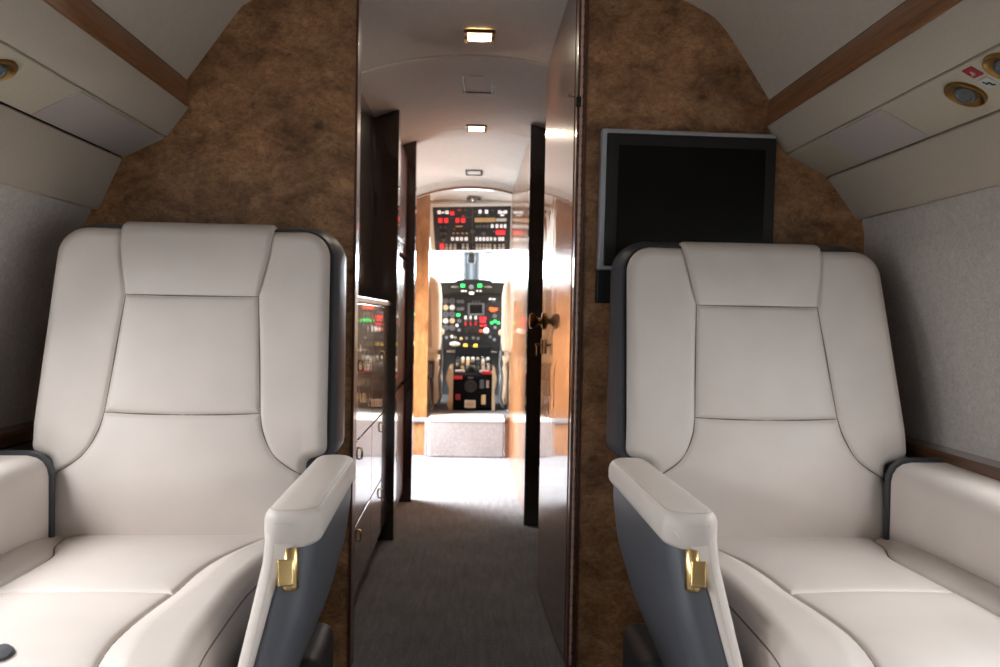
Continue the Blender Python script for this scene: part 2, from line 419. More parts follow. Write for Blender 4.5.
    for L in ss:
        L = resample(L, 0.012); Zl = top_z(L[:, 0], L[:, 1]); g.tube([(L[i, 0], L[i, 1], Zl[i]-0.0002) for i in range(len(L))], 0.0017, 6)
    part('seam', g, 'cream_leather_seam', seat)
    g = G(); i0 = len(A[0, ::4]); bl = [tuple(p) for p in bnd[i0-4:i0+len(A)-2:4]]
    b2 = [tuple(p) for p in bnd[:i0]]
    g.tube([(p[0]*1.003, p[1]*1.003, p[2]-0.006) for p in b2+[tuple(p) for p in bnd[i0:i0+len(A)-1:3]]], 0.0020, 6)
    part('piping', g, 'cream_leather_seam', seat)

    # ---- inboard arm: grey body, cream cap, cream front strip, latch
    zl = [0.645, 0.62, 0.58, 0.54, 0.50, 0.45, 0.40, 0.34, 0.28, 0.20]
    f = lambda z, zs, vs: float(np.interp(z, zs[::-1], vs[::-1]))
    K = [0.645, 0.58, 0.50, 0.40, 0.30, 0.20]
    xo = lambda z: f(z, K, [0.385, 0.385, 0.376, 0.350, 0.312, 0.282])
    xi = lambda z: f(z, K, [0.316, 0.314, 0.301, 0.283, 0.262, 0.235])
    yf = lambda z: f(z, K, [-0.255, -0.275, -0.305, -0.338, -0.355, -0.345])
    yr = lambda z: f(z, K, [0.185, 0.188, 0.180, 0.135, 0.060, 0.0])
    g = G(); rings = []
    for z in np.linspace(0.64, 0.20, 24):
        rings.append([(x, y, z) for x, y in rrect(xi(z), xo(z), yf(z), yr(z), (0.02, 0.036, 0.036, 0.02), 6)])
    g.loft(rings); arm = part('armrest', g, 'grey_leather')
    # cap: rounded pad, a little wider than the body
    g = G(); rings = []
    for ins, zz in ((0.010, 0.612), (0.003, 0.615), (0.0, 0.622), (0.0, 0.640), (0.002, 0.648), (0.007, 0.655), (0.015, 0.659), (0.027, 0.6602)):
        rr = [max(0.004, q-ins) for q in (0.03, 0.042, 0.042, 0.035)]
        o2 = rrect(0.305+ins, 0.392-ins, -0.276+ins, 0.212-ins, rr, 8)
        ring = []
        for x, y in o2:
            # the lower edge dips towards the front inner corner, the top is gently crowned
            dz = -0.010*sstep(-0.18, -0.26, y) if False else 0.0
            dip = 0.012*float(np.clip((-y-0.16)/0.11, 0, 1))**2 if zz < 0.63 else 0
            ring.append((x, y, zz-dip))
        rings.append(ring)
    g.loft(rings); cap = part('arm_pad', g, 'cream_leather', arm)
    # strip running down the inner front edge
    g = G(); rings = []
    for z in np.r_[np.linspace(0.63, 0.56, 18), np.linspace(0.55, 0.24, 20)]:
        wdt = f(z, [0.63, 0.622, 0.614, 0.605, 0.590, 0.570, 0.54, 0.40, 0.24], [0.070, 0.068, 0.058, 0.046, 0.038, 0.031, 0.026, 0.021, 0.018])
        x0, y1 = xi(z)-0.006, yf(z)
        rings.append([(x, y, z) for x, y in rrect(x0, x0+wdt, y1-0.009, y1+0.05, (0.014, min(0.008, wdt*0.3), 0.004, 0.004), 5)])
    g.loft(rings); strip = part('arm_strip', g, 'cream_leather', arm)
    # rows of stitches
    g = G()
    def stitch(path):
        Q = resample(path, 0.0046)
        for i in range(0, len(Q)-1):
            a, b = Q[i], Q[i]+(Q[i+1]-Q[i])*0.62; g.tube([tuple(a), tuple(b)], 0.0006, 4)
    e = 0.0085
    stitch(np.array([(x, y, 0.6570) for x, y in rrect(0.305+e, 0.392-e, -0.276+e, 0.20-e, (0.022, 0.034, 0.034, 0.026), 8)][0:27]))
    stitch(np.array([(0.325, -0.2765, 0.640), (0.345, -0.2765, 0.639), (0.355, -0.2765, 0.638)]))
    stitch(np.array([(xi(z)+0.010, yf(z)-0.0092, z) for z in np.linspace(0.63, 0.28, 30)]))
    part('stitching', g, 'stitch_thread', cap)
    # latch
    lz, lx = 0.573, 0.349
    tilt = Matrix.Rotation(math.radians(-17), 3, 'X')
    yb = yf(lz)-0.001
    g = G(); R = Matrix.Rotation(math.radians(18), 3, 'Z') @ tilt
    def cap_ring(h, r): return [tuple(Vector((lx, yb+0.004, lz))+R @ Vector((r*1.15*math.cos(a), r*math.sin(a), h))) for a in np.linspace(0, 2*PI, 20, endpoint=False)]
    g.loft([cap_ring(h, r) for h, r in ((-0.034, 0.003), (-0.032, 0.0085), (-0.028, 0.011), (0.028, 0.011), (0.032, 0.0085), (0.034, 0.003))])
    latch = part('latch', g, 'gold', arm)
    g = G(); g.rbox(tuple(Vector((lx-0.004, yb-0.0115, lz-0.002))), (0.023, 0.013, 0.038), 0.0025, 3, R)
    part('latch_button', g, 'gold', latch)
    # ---- outboard arm against the cabin side
    g = G(); rings = []
    for ins, zz in ((0.01, 0.30), (0.0, 0.315), (0.0, 0.602), (0.003, 0.619), (0.010, 0.633), (0.020, 0.642), (0.034, 0.647), (0.048, 0.648)):
        rings.append([(x, y, zz-0.012*float(np.clip((-y+0.1)/0.5, 0, 1))**2*(zz > 0.5)) for x, y in rrect(-0.405+ins, -0.246-ins, -0.46+ins, 0.245-ins*0.4, [max(0.006, 0.04-ins*0.6)]*2+[0.008, 0.008], 7)])
    g.loft(rings); oarm = part('armrest', g, 'cream_leather')
    g = G(); rings = []
    prof = fillet([(-0.41, 0.30), (-0.41, 0.654), (-0.241, 0.654), (-0.241, 0.30)], [0, 0.05, 0.05, 0], 0.006)
    g.extrude([tuple(p) for p in prof], 0.240, 0.256)
    part('arm_edging', g, 'piping_leather', oarm)
    # ---- swivel base
    g = G(); g.span(-0.30, 0.285, -0.27, 0.20, 0.10, 0.335, 0.03, 4); g.span(-0.24, 0.24, -0.22, 0.22, 0.03, 0.11, 0.01)
    g.span(0.20, 0.345, 0.03, 0.24, 0.035, 0.30, 0.025, 4)
    base = part('base', g, 'dark_base')
    g = G()
    for x in (-0.18, 0.18): g.span(x-0.02, x+0.02, -0.36, 0.36, 0.0, 0.032, 0.006)
    part('floor_rail', g, 'chrome', base)
    if s > 0:
        g = G(); g.lathe([(0.016, -0.02), (0.016, 0.028), (0.013, 0.034), (0.0, 0.035)], (BTN[0]-loc[0], BTN[1]-loc[1], BTN[2]), (0.1, -0.5, 1), 24)
        part('button', g, 'piping_leather')
    return root
BTN = at(-1, 668, 1.13)
armchair('cream leather armchair left of the aisle, backed by bare burl wood', (-0.618, 1.45, 0), 1, 0.215, 1.136, math.radians(1.5))
armchair('cream leather armchair right of the aisle, below the black television', (0.683, 1.47, 0), -1, 0.275, 1.122, math.radians(1.2), 0.012)
# ------------------------------------------------------------------ cabin shell
D = 2.12                      # the forward wall of the cabin
HC, HR = 0.75, 1.10           # hull centre height and radius
hx = lambda z, r=HR: math.sqrt(max(0.0, r*r-(z-HC)**2))
YA = -3.0                     # the aft wall

struct('floor', G().span(-1.02, 1.02, YA, 5.44, -0.03, 0.0, 0.0), 'carpet')

# overhead: profile points measured on the forward wall, one list per side
OV = {1: dict(t=at(769, 100, D), b=at(765.5, 126, D), a=at(786, 155, D), p=at(827, 177.8, D), c=at(857, 221, D)),
      -1: dict(t=at(187, 80, D), b=at(189.6, 107, D), a=at(166, 138, D), p=at(123, 158, D), c=at(98, 211, D))}
# side walls with oval windows
WIN = [1.27, 0.30, -0.67, -1.64]
WZ, WA, WB = 0.99, 0.235, 0.17
def side_wall(name, s):
    cx, cz = abs(OV[s]['c'][0]), OV[s]['c'][2]
    out = lambda z: (cx+0.016-hx(cz))*float(sstep(1.06, cz+0.02, z))
    zs = [0.0]+list(np.linspace(0.02, cz-0.004, 70))+[cz+0.012, cz+0.03]; ys = np.linspace(YA, D, 240)
    g = G(); keep = []
    V = [(s*(hx(min(z, cz))+out(z)), y, z) for z in zs for y in ys]; n = len(ys); F = []
    for i in range(len(zs)-1):
        for j in range(n-1):
            zc, yc = (zs[i]+zs[i+1])/2, (ys[j]+ys[j+1])/2
            if any(abs((yc-w)/WA)**3+abs((zc-WZ)/WB)**3 < 1 for w in WIN): continue
            F.append((i*n+j, i*n+j+1, (i+1)*n+j+1, (i+1)*n+j))
    g.add(V, F); return struct(name, g, 'wall_fabric', fix=False, flip=s > 0)
side_wall('wall_left', -1); side_wall('wall_right', 1)
wn = 0
for s in (-1, 1):
    for w in WIN:
        wn += 1
        if True:
            g = G(); P = []
            for a in np.linspace(0, 2*PI, 48, endpoint=False):
                c, sn = math.cos(a), math.sin(a); y = w+(WA+0.012)*math.copysign(abs(c)**(2/3), c); z = WZ+(WB+0.012)*math.copysign(abs(sn)**(2/3), sn)
                P.append((y, z))
            ring = lambda o, d: [(s*(hx(z)+d), w+(y-w)*o, WZ+(z-WZ)*o) for y, z in P]
            g.loft([ring(1.06, 0.0), ring(1.05, -0.012), ring(0.98, -0.016), ring(0.92, 0.0), ring(0.90, 0.05)], True, False)
            fr = struct(f'window_{wn}', g, 'window_frame_paint')
            g = G(); g.add(ring(0.93, 0.03), [tuple(range(48))]); obj('pane', g, 'window_glass', fr)

# shoulder ledges
for s, nm in ((-1, 'trim_1'), (1, 'trim_2')):
    g = G(); g.extrude([(s*1.125, 0.632), (s*1.045, 0.632), (s*1.040, 0.638), (s*1.040, 0.662), (s*1.045, 0.668), (s*1.125, 0.668)], YA, D-0.002)
    struct(nm, g, 'ledge_wood')

def xz(q): return np.array([q[0], q[2]])
def off_poly(p, q, th, s, gap=0.002, r=0.006):
    """panel between two profile points, thickness th away from the cabin"""
    p, q = np.array(p), np.array(q); d = (q-p)/np.linalg.norm(q-p); n = np.array([d[1], -d[0]])
    c = np.array([0, 0.9]);
    if n @ (p-c) < 0: n = -n
    p, q = p+d*gap, q-d*gap
    return [tuple(v) for v in (p+n*r, p+(n*0.3+d*0.3)*r, p+d*r, q-d*r, q+(n*0.3-d*0.3)*r, q+n*r, q+n*th, p+n*th)]
tn = 2
for s in (-1, 1):
    o = {k: xz(v) for k, v in OV[s].items()}
    tn += 1; struct(f'trim_{tn}', G().extrude(off_poly(o['t'], o['b'], 0.02, s, 0.0, 0.003), YA, D-0.002), 'walnut_strip')
    # hidden dark backing, added behind the joints to block leaking light
    ln = [np.array(o[q]) for q in ('t', 'b', 'a', 'p', 'c')]; cc = np.array([0.0, 0.75])
    o1 = [tuple(q+(q-cc)/np.linalg.norm(q-cc)*0.034) for q in ln]; o2 = [tuple(q+(q-cc)/np.linalg.norm(q-cc)*0.044) for q in ln]
    tn += 1; struct(f'trim_{tn}', G().extrude(o1+o2[::-1], YA, D-0.002), 'hull_dark')
    # A bulges a little, C is flat
    for (p, q, bul) in ((o['b'], o['a'], 0.006), (o['p'], o['c'], 0.004)):
        tn += 1; struct(f'trim_{tn}', G().extrude(off_poly(p, q, 0.03, s, 0.0015, 0.007), YA, D-0.002), 'panel_leather')
    c = o['c']; wt = np.array([s*(hx(c[1]-0.02)), c[1]-0.02])
    tn += 1; struct(f'trim_{tn}', G().extrude([tuple(c+np.array([s*0.004, 0.004])), (s*(hx(c[1])+0.05), c[1]+0.004), (s*(hx(c[1])+0.05), c[1]+0.012), tuple(c+np.array([s*0.004, 0.012]))], YA, D-0.002), 'panel_leather')
# ceiling of the cabin
r1, r2 = [xz(OV[1]['t']), xz(at(745, 60, D)), xz(at(722, 26, D)), xz(at(700, 9, D))], [xz(OV[-1]['t']), xz(at(213, 45, D)), xz(at(237, 13, D)), xz(at(250, 1.5, D))]
pr = smooth_line([*r1, (0.42, 1.845), (0.2, 1.872), (0.0, 1.88), (-0.2, 1.872), (-0.42, 1.845), *r2[::-1]], 0.02)
up = [tuple(p+np.array([0.03*np.sign(p[0]) if abs(p[0]) > 0.5 else 0, 0.03])) for p in pr]
struct('ceiling', G().extrude([tuple(p) for p in pr]+up[::-1], YA, D-0.001), 'headliner', sharp=60)

# unseen oversize hull skin, added only to block stray daylight
g = G(); A = []
for y in (YA-0.05, 5.44): A.append([(1.6*math.cos(a), y, HC+1.6*math.sin(a)) for a in np.linspace(0.33, PI-0.33, 50)])
g.grid(np.array(A)); struct('daylight_block', g, 'hull_dark')
struct('wall_back', G().span(-1.15, 1.15, YA-0.05, YA, 0, 1.95, 0.0), 'panel_leather')

# forward wall: burl panels either side of the aisle
xl = (at(358, 60, D)[0]+at(354, 560, D)[0])/2-0.008; xr = at(582.5, 333, D)[0]
def hull_poly(x_edge, s):
    pts = [(x_edge, 0.0)]
    for z in np.linspace(0.0, 1.9, 40):
        if hx(z, 1.14+0.07*min(1, max(0, (z-1.2)/0.3))) > abs(x_edge): pts.append((s*hx(z, 1.14+0.07*min(1, max(0, (z-1.2)/0.3))), z))
    pts.append((x_edge, 1.9))
    return pts
struct('wall_front_left', G().extrude(hull_poly(xl, -1), D, D+0.05), 'burl_wood')
struct('wall_front_right', G().extrude(hull_poly(xr, 1), D, D+0.05), 'burl_wood')
tn += 1; struct(f'trim_{tn}', G().span(xl-0.001, xl+0.006, D-0.004, D+0.054, 0, 1.86, 0.002), 'jamb_wood')
# jamb with piano hinge on the right
xj = at(572.5, 333, D)[0]
tn += 1; jamb = struct(f'trim_{tn}', G().span(xj, xr-0.001, D-0.006, D+0.05, 0, 1.87, 0.003), 'jamb_wood')
g = G(); xm = xj*0.62+xr*0.38
g.span(xm-0.003, xm+0.003, D-0.0085, D-0.004, 0.02, 1.86, 0.001)
z = 0.03
while z < 1.85: g.tube([(xm, D-0.0085, z), (xm, D-0.0085, z+0.017)], 0.0042, 8); z += 0.026
obj('piano_hinge', g, 'hinge_metal', jamb)
p = at(578, 103, D); g = G(); g.span(p[0]-0.007, p[0]+0.007, D-0.016, D-0.004, p[2]-0.014, p[2]+0.014, 0.003); g.tube([(p[0], D-0.02, p[2]-0.004), (p[0], D-0.01, p[2]-0.004)], 0.004, 10)
obj('catch', g, 'black_plastic', jamb)

# television on the right-hand panel
c0, c1 = at(599, 127, D-0.02), at(773, 137, D-0.02); cb = at(598, 268, D-0.02)
w = c1[0]-c0[0]; h = c0[2]-cb[2]; rot = Matrix.Rotation(math.radians(0.6), 3, 'Y')
tvc = Vector(((c0[0]+c1[0])/2+0.004, D-0.022, (c0[2]+c1[2])/2-h/2))
tv = thing('television', 'black wall television with thin silver frame on the burl wood', 'television', (tvc.x, D-0.001, tvc.z))
bx = lambda g, cx, cy, cz, sx, sy, sz, r: g.rbox(tuple(tvc+rot @ Vector((cx, cy, cz))), (sx, sy, sz), r, 3, rot)
g = bx(G(), 0, 0.004, 0, w, 0.03, h, 0.006); obj('bezel', g, 'silver_bezel', tv)
g = bx(G(), 0.0065, -0.0105, -0.001, w-0.015, 0.008, h-0.022, 0.004); bz = obj('screen_frame', g, 'black_plastic', tv)
g = bx(G(), 0.008, -0.0142, -0.004, w-0.075, 0.003, h-0.078, 0.001); obj('screen', g, 'screen_black', tv)
g = bx(G(), -w/2+0.15, 0.006, -h/2-0.044, 0.30, 0.03, 0.084, 0.004)
for i in range(14): bx(g, -w/2+0.03+i*0.02, -0.0092, -h/2-0.044, 0.003, 0.003, 0.06, 0.001)
obj('lower_panel', g, 'black_plastic', tv)

# service panels above the seats
def on_panel(s, px, py):
    """point on the service panel plane under that pixel"""
    p, q = OV[s]['a'], OV[s]['p']; u = (q-p); n = np.cross(u, np.array([0, 1.0, 0])); n /= np.linalg.norm(n)
    d = _F+_R*(px-500)/FPX+_U*(333.5-py)/FPX; t = ((p-CAM) @ n)/(d @ n); return CAM+d*t
for s, lab in ((-1, 'cream overhead service panel above the left armchair, single gold vent'), (1, 'cream overhead service panel above the right armchair, two vents and seat signs')):
    a, p = xz(OV[s]['a']), xz(OV[s]['p'])
    u3 = Vector((p[0]-a[0], 0, p[1]-a[1])).normalized(); n3 = u3.cross(Vector((0, 1, 0))); n3.normalize()
    if n3.z > 0: n3 = -n3
    Bm = Matrix((u3, Vector((0, 1, 0)), n3)).transposed()      # local x across, y along, z out of the panel
    sp = thing('service_panel', lab, 'panel', ((a[0]+p[0])/2, 1.0, (a[1]+p[1])/2))
    mid3 = Vector(((a[0]+p[0])/2, 0, (a[1]+p[1])/2)); wid = np.linalg.norm(p-a)
    g = G(); g.extrude(off_poly(a, p, 0.02, s, 0.002, 0.002), YA, D-0.003); obj('panel_board', g, 'panel_cream', sp)
    # speaker cloth
    if s < 0: gy0, gy1 = on_panel(s, 70, 96)[1], on_panel(s, 135, 148)[1]
    else: gy0, gy1 = on_panel(s, 905, 122)[1], on_panel(s, 848, 150)[1]
    g = G(); g.rbox(tuple(mid3+Vector((0, (gy0+gy1)/2, 0))+n3*0.0005), (wid-0.012, abs(gy1-gy0), 0.004), 0.0015, 2, Bm); obj('speaker_grille', g, 'grille_cloth', sp)
    vents = [(-5, 70)] if s < 0 else [(966, 93.5), (1007, 66)]
    for k, (vx, vy) in enumerate(vents):
        c = Vector(on_panel(s, vx, vy)); ax = tuple(n3)
        g = G(); g.lathe([(0.0, 0.0006), (0.021, 0.0008), (0.024, 0.001), (0.030, 0.0035), (0.034, 0.0062), (0.0365, 0.0055), (0.0375, 0.0)], c, ax, 32); vt = obj('air_vent', g, 'vent_brass', sp)
        ax2 = tuple((n3+Vector((0.12*-s, -0.25, 0))).normalized())
        g = G(); g.lathe([(0.0, -0.004), (0.0205, -0.004), (0.0205, 0.003), (0.018, 0.0065), (0.013, 0.0075), (0.011, 0.006), (0.0, 0.0062)], c, ax2, 28); obj('nozzle', g, 'nozzle_grey', vt)
        if k == 0:
            e = 1
    if s > 0:
        for (sx, sy, mat, nm) in ((973.0, 71.8, 'red_sign', 'sign'), (988.5, 82.0, 'white_sign', 'sign')):
            c = Vector(on_panel(s, sx, sy)); g = G(); g.rbox(tuple(c+n3*0.001), (0.026, 0.026, 0.003), 0.001, 1, Bm)
            sg = obj('sign', g, mat, sp); sg['label'] = 'small dark red sign with white mark' if mat == 'red_sign' else 'small white sign with dark seated-figure mark'
            g = G()
            if mat == 'red_sign':
                g.rbox(tuple(c+n3*0.003), (0.009, 0.005, 0.001), 0, 1, Bm); g.rbox(tuple(c+n3*0.003+Bm @ Vector((0.004, 0.003, 0))), (0.003, 0.008, 0.001), 0, 1, Bm)
                obj('sign_mark', g, 'white_sign', sg)
            else:
                for dx, dy, a_, b_ in ((0, 0, 0.004, 0.010), (0.004, -0.004, 0.009, 0.004), (-0.005, 0.004, 0.004, 0.004), (0.008, -0.007, 0.003, 0.006)):
                    g.rbox(tuple(c+n3*0.003+Bm @ Vector((dx, dy, 0))), (a_, b_, 0.001), 0, 1, Bm)
                obj('sign_mark', g, 'sign_ink', sg)
# ------------------------------------------------------------------ vestibule between the cabin and the cockpit
VC, VR = 0.73, 1.10
def arch(z_top, r, x0, x1, n=24): return [(x, z_top-r+math.sqrt(r*r-x*x)) for x in np.linspace(x0, x1, n)]
prev = D+0.05
for k, (ya, yb, za, zb) in enumerate(((D+0.05, 2.722, 1.91, 1.834), (2.740, 3.93, 1.834, 1.866), (3.934, 4.124, 1.866, 1.8655), (4.1245, 5.40, 1.8655, 1.862))):
    x0 = -0.97 if k == 3 else -0.45
    lo, hi = arch(za, 1.1, x0, 0.9), arch(zb, 1.1, x0, 0.9)
    g = G(); g.loft([[(x, ya, z) for x, z in lo]+[(x, ya, z+0.02) for x, z in lo[::-1]], [(x, yb, z) for x, z in hi]+[(x, yb, z+0.02) for x, z in hi[::-1]]]); struct('ceiling', g, 'vestibule_liner', sharp=60)

# ceiling fittings
def ceil_z(x, zt=1.832): return zt-1.1+math.sqrt(1.1*1.1-x*x)
def on_ceiling(px, py, zt=1.832):
    d = _F+_R*(px-500)/FPX+_U*(333.5-py)/FPX; t = (zt-CAM[2])/d[2]; return CAM+d*t
def downlight(label, px, py, w, dl, power, zt):
    p = on_ceiling(px, py, zt); t = thing('ceiling_light', label, 'light', (p[0], p[1], p[2]), 'aisle ceiling lights')
    g = G(); z = p[2]
    for dx in (-1, 1):
        g.span(p[0]+dx*w/2-0.006, p[0]+dx*w/2+0.006, p[1]-dl/2, p[1]+dl/2, z-0.007, z+0.004, 0.002)
        g.span(p[0]-w/2, p[0]+w/2, p[1]+dx*dl/2-0.006, p[1]+dx*dl/2+0.006, z-0.007, z+0.004, 0.002)
    obj('frame', g, 'brass_dark', t)
    g = G().rbox((p[0], p[1], z-0.001), (w-0.010, dl-0.010, 0.006), 0.002); obj('lens', g, 'lamp_lens', t)
    for dx in (-1, 1): obj('clip', G().rbox((p[0]+dx*(w/2-0.002), p[1], z-0.010), (0.010, 0.03, 0.007), 0.002), 'brass_dark', t)
    l = bpy.data.lights.new('downlight', 'AREA'); l.shape = 'RECTANGLE'; l.size, l.size_y = w*0.8, dl*0.8; l.energy = power; l.color = (1.0, 0.86, 0.68)
    o = bpy.data.objects.new('downlight', l); COL.objects.link(o); o.location = (p[0], p[1], z-0.014)
downlight('square warm ceiling light nearest the cabin, lit', 479.5, 37, 0.088, 0.115, LAMP, 1.850)
downlight('small warm ceiling light further along, past the hatch', 476.5, 128, 0.088, 0.12, LAMP, 1.862)
def hatch(label, px, py, w, dl, mat, rim, zt=1.832):
    p = on_ceiling(px, py, zt); t = thing('ceiling_hatch', label, 'panel', (p[0], p[1], p[2])); z = p[2]
    g = G()
    for dx in (-1, 1):
        g.span(p[0]+dx*w/2-0.005, p[0]+dx*w/2+0.005, p[1]-dl/2, p[1]+dl/2, z-0.009, z+0.004, 0.001)
        g.span(p[0]-w/2, p[0]+w/2, p[1]+dx*dl/2-0.006, p[1]+dx*dl/2+0.006, z-0.009, z+0.004, 0.001)
    obj('frame', g, rim, t)
    obj('panel', G().rbox((p[0], p[1], z-0.001), (w-0.012, dl-0.012, 0.006), 0.002), mat, t)
hatch('small ceiling hatch with brown frame between the two ceiling lights', 478.5, 83, 0.112, 0.235, 'vestibule_liner', 'grey_plastic', 1.849)
hatch('pale flush ceiling vent close to the cockpit doorway', 474, 172, 0.095, 0.16, 'white_plastic', 'nozzle_grey', 1.863)

# ---- galley cabinet on the left
FX = -0.342; GY0, GY1 = D+0.055, 3.36
gc = thing('galley_cabinet', 'glossy dark wood galley cabinet with drawers along the left of the aisle', 'cabinet', (-0.6, 2.75, 0))
g = G(); g.span(-0.98, FX-0.02, GY0, GY1, 0.09, 0.985, 0.002); g.span(-0.98, FX-0.06, GY0, GY1, 0.0, 0.10, 0.0); obj('carcass', g, 'dark_veneer', gc)
g = G(); g.span(-0.98, FX+0.004, GY0, GY1, 0.985, 1.005, 0.004); obj('worktop', g, 'chrome', gc)
cols = [(GY0+0.003, 2.803), (2.807, GY1-0.003)]; rows_ = [(0.098, 0.306, 'drawer'), (0.311, 0.562, 'drawer'), (0.567, 0.982, 'door')]
for (ya, yb) in cols:
    for (za, zb, nm) in rows_:
        dr = obj(nm, G().span(FX-0.022, FX, ya, yb, za, zb, 0.0025), 'door_dark', gc)
        hy = ya+(yb-ya)*0.5; hz = zb-0.045 if nm == 'drawer' else 0.79
        g = G(); g.tube([(FX-0.002, hy, hz+0.018), (FX+0.007, hy, hz+0.016), (FX+0.009, hy, hz), (FX+0.007, hy, hz-0.016), (FX-0.002, hy, hz-0.018)], 0.0035, 8)
        obj('handle', g, 'gold', dr)
g = G(); g.span(-0.95, -0.43, GY0, GY1, 1.006, 1.79, 0.003); obj('upper_case', g, 'dark_veneer', gc)
for (ya, yb) in cols:
    d_ = obj('door', G().span(-0.432, -0.416, ya, yb, 1.06, 1.785, 0.003), 'door_dark', gc)
    obj('handle', G().rbox((-0.414, yb-0.08, 1.42), (0.008, 0.05, 0.09), 0.003), 'dark_veneer', d_)
def end_panel(y0, y1, x1, zt): 
    pts = [(-0.98, 0.0), (x1, 0.0)]+[(x, z) for x, z in arch(zt, 1.1, x1, -0.95, 10)]
    return G().extrude(pts, y0, y1)
obj('end_panel', end_panel(GY1, GY1+0.075, -0.315, 1.878), 'dark_veneer', gc, sharp=25)

# ---- wardrobe beyond it
wd = thing('wardrobe', 'narrow dark wood wardrobe just beyond the galley cabinet', 'wardrobe', (-0.6, 3.75, 0))
g = G(); g.span(-0.98, -0.355, 3.437, 4.05, 0.0, 1.76, 0.002); obj('carcass', g, 'dark_veneer', wd)
for za, zb in ((0.05, 0.60), (0.62, 1.22), (1.24, 1.74)):
    d_ = obj('door', G().span(-0.356, -0.336, 3.47, 4.04, za, zb, 0.004), 'mahogany', wd)
    g = G(); g.span(-0.337, -0.330, 3.54, 3.97, za+0.05, zb-0.05, 0.003); obj('moulding', g, 'mahogany', d_)
    g = G(); g.rbox((-0.324, 3.53, (za+zb)/2), (0.012, 0.02, 0.05), 0.003); obj('latch', g, 'chrome', d_)
obj('end_panel', end_panel(4.052, 4.12, -0.292, 1.874), 'dark_veneer', wd, sharp=25)

# ---- right: post coloured dark for its unlit face, and glossy wall of the forward closet
g = G(); pts = [(1.0, 0.0), (0.252, 0.0)]+[(x, z) for x, z in arch(1.85, 1.1, 0.252, 0.95, 10)]; g.extrude(pts, 3.62, 3.675); struct('trim_31', g, 'dark_veneer', sharp=25)
g = G(); g.span(0.262, 1.0, 3.676, 5.40, 0.0, 1.80, 0.001); struct('wall_right.001', g, 'light_veneer')
struct('wall_right.002', G().span(0.75, 0.8, D+0.05, 3.62, 0.0, 1.8, 0.0), 'dark_veneer')

# ---- entry: the side wall with the open airstair doorway
g = G(); g.span(-1.05, -1.0, D+0.05, 4.16, 0.0, 1.8, 0.0); g.span(-1.05, -1.0, 5.34, 5.45, 0, 1.8, 0.0); g.span(-1.05, -1.0, 4.16, 5.34, 1.66, 1.85, 0.0)
struct('wall_left.001', g, 'vestibule_liner')

# ---- cockpit bulkhead and the arched header
xb0 = at(428, 330, 5.42)[0]
struct('wall_front', G().span(-1.05, xb0, 5.42, 5.47, 0.0, 1.83, 0.002), 'light_veneer')
struct('wall_front.001', G().span(0.262, 1.05, 5.42, 5.47, 0.0, 1.83, 0.002), 'light_veneer')
lo = arch(1.806, 1.06, -0.9, 0.9, 40)
struct('trim_32', G().extrude(lo+[(0.9, 1.9), (-0.9, 1.9)], 5.395, 5.42), 'vestibule_liner', sharp=25)
struct('trim_33', G().extrude(lo+[(x, z+0.012) for x, z in lo[::-1]], 5.388, 5.398), 'walnut_strip', sharp=60)

# ---- the open cabin door, swung forward along the aisle
H0, H1 = np.array([0.2665, D+0.035]), np.array([0.2420, 2.745])
u = (H1-H0)/np.linalg.norm(H1-H0); nrm = np.array([-u[1], u[0]])          # nrm points to the aisle
L = np.linalg.norm(H1-H0)
pd = lambda a, d, z: (H0[0]+u[0]*a+nrm[0]*d, H0[1]+u[1]*a+nrm[1]*d, z)
prof = [(0, 0.012), (L, 0.012), (L, 1.76), (L-0.02, 1.79), (L-0.06, 1.812), (L-0.12, 1.828), (L-0.18, 1.842), (L-0.26, 1.858), (L-0.40, 1.868), (0, 1.872)]
g = G(); g.loft([[pd(a+(0.003 if a == 0 else -0.003 if a == L else 0), 0.0, z) for a, z in prof], [pd(a, -0.003, z) for a, z in prof], [pd(a, -0.036, z) for a, z in prof]])
door = struct('door_1', g, 'door_veneer', sharp=20)
kz, ka = at(541, 321, 2.69)[2], L-0.055
g = G(); ax = (nrm[0], nrm[1], 0)
g.lathe([(0.030, 0.0), (0.030, 0.004), (0.024, 0.008), (0.012, 0.010), (0.010, 0.022), (0.018, 0.028), (0.026, 0.036), (0.027, 0.044), (0.022, 0.050), (0.0, 0.052)], pd(ka, 0, kz), ax, 28)
kn = obj('door_knob', g, 'brass_dark', door); kn['label'] = 'brass door knob'
g = G(); g.rbox(pd(ka, 0.006, kz-0.085), (0.006, 0.028, 0.05), 0.002); g.tube([pd(ka, 0.01, kz-0.08), pd(ka, 0.028, kz-0.08)], 0.005, 10); g.rbox(pd(ka, 0.024, kz-0.10), (0.003, 0.016, 0.035), 0.001)
obj('lock', g, 'brass_dark', door)
p = at(327, 659, D-0.03)
sd = obj('floor_stud', G().lathe([(0.014, 0.0), (0.014, 0.008), (0.007, 0.012), (0.007, 0.022), (0.011, 0.026), (0.011, 0.034), (0.0, 0.037)], (p[0], D-0.03, 0.0), (0, 0, 1), 20), 'gold'); tag(sd, 'small brass stud on the floor behind the left armchair, by the aisle', 'stud')
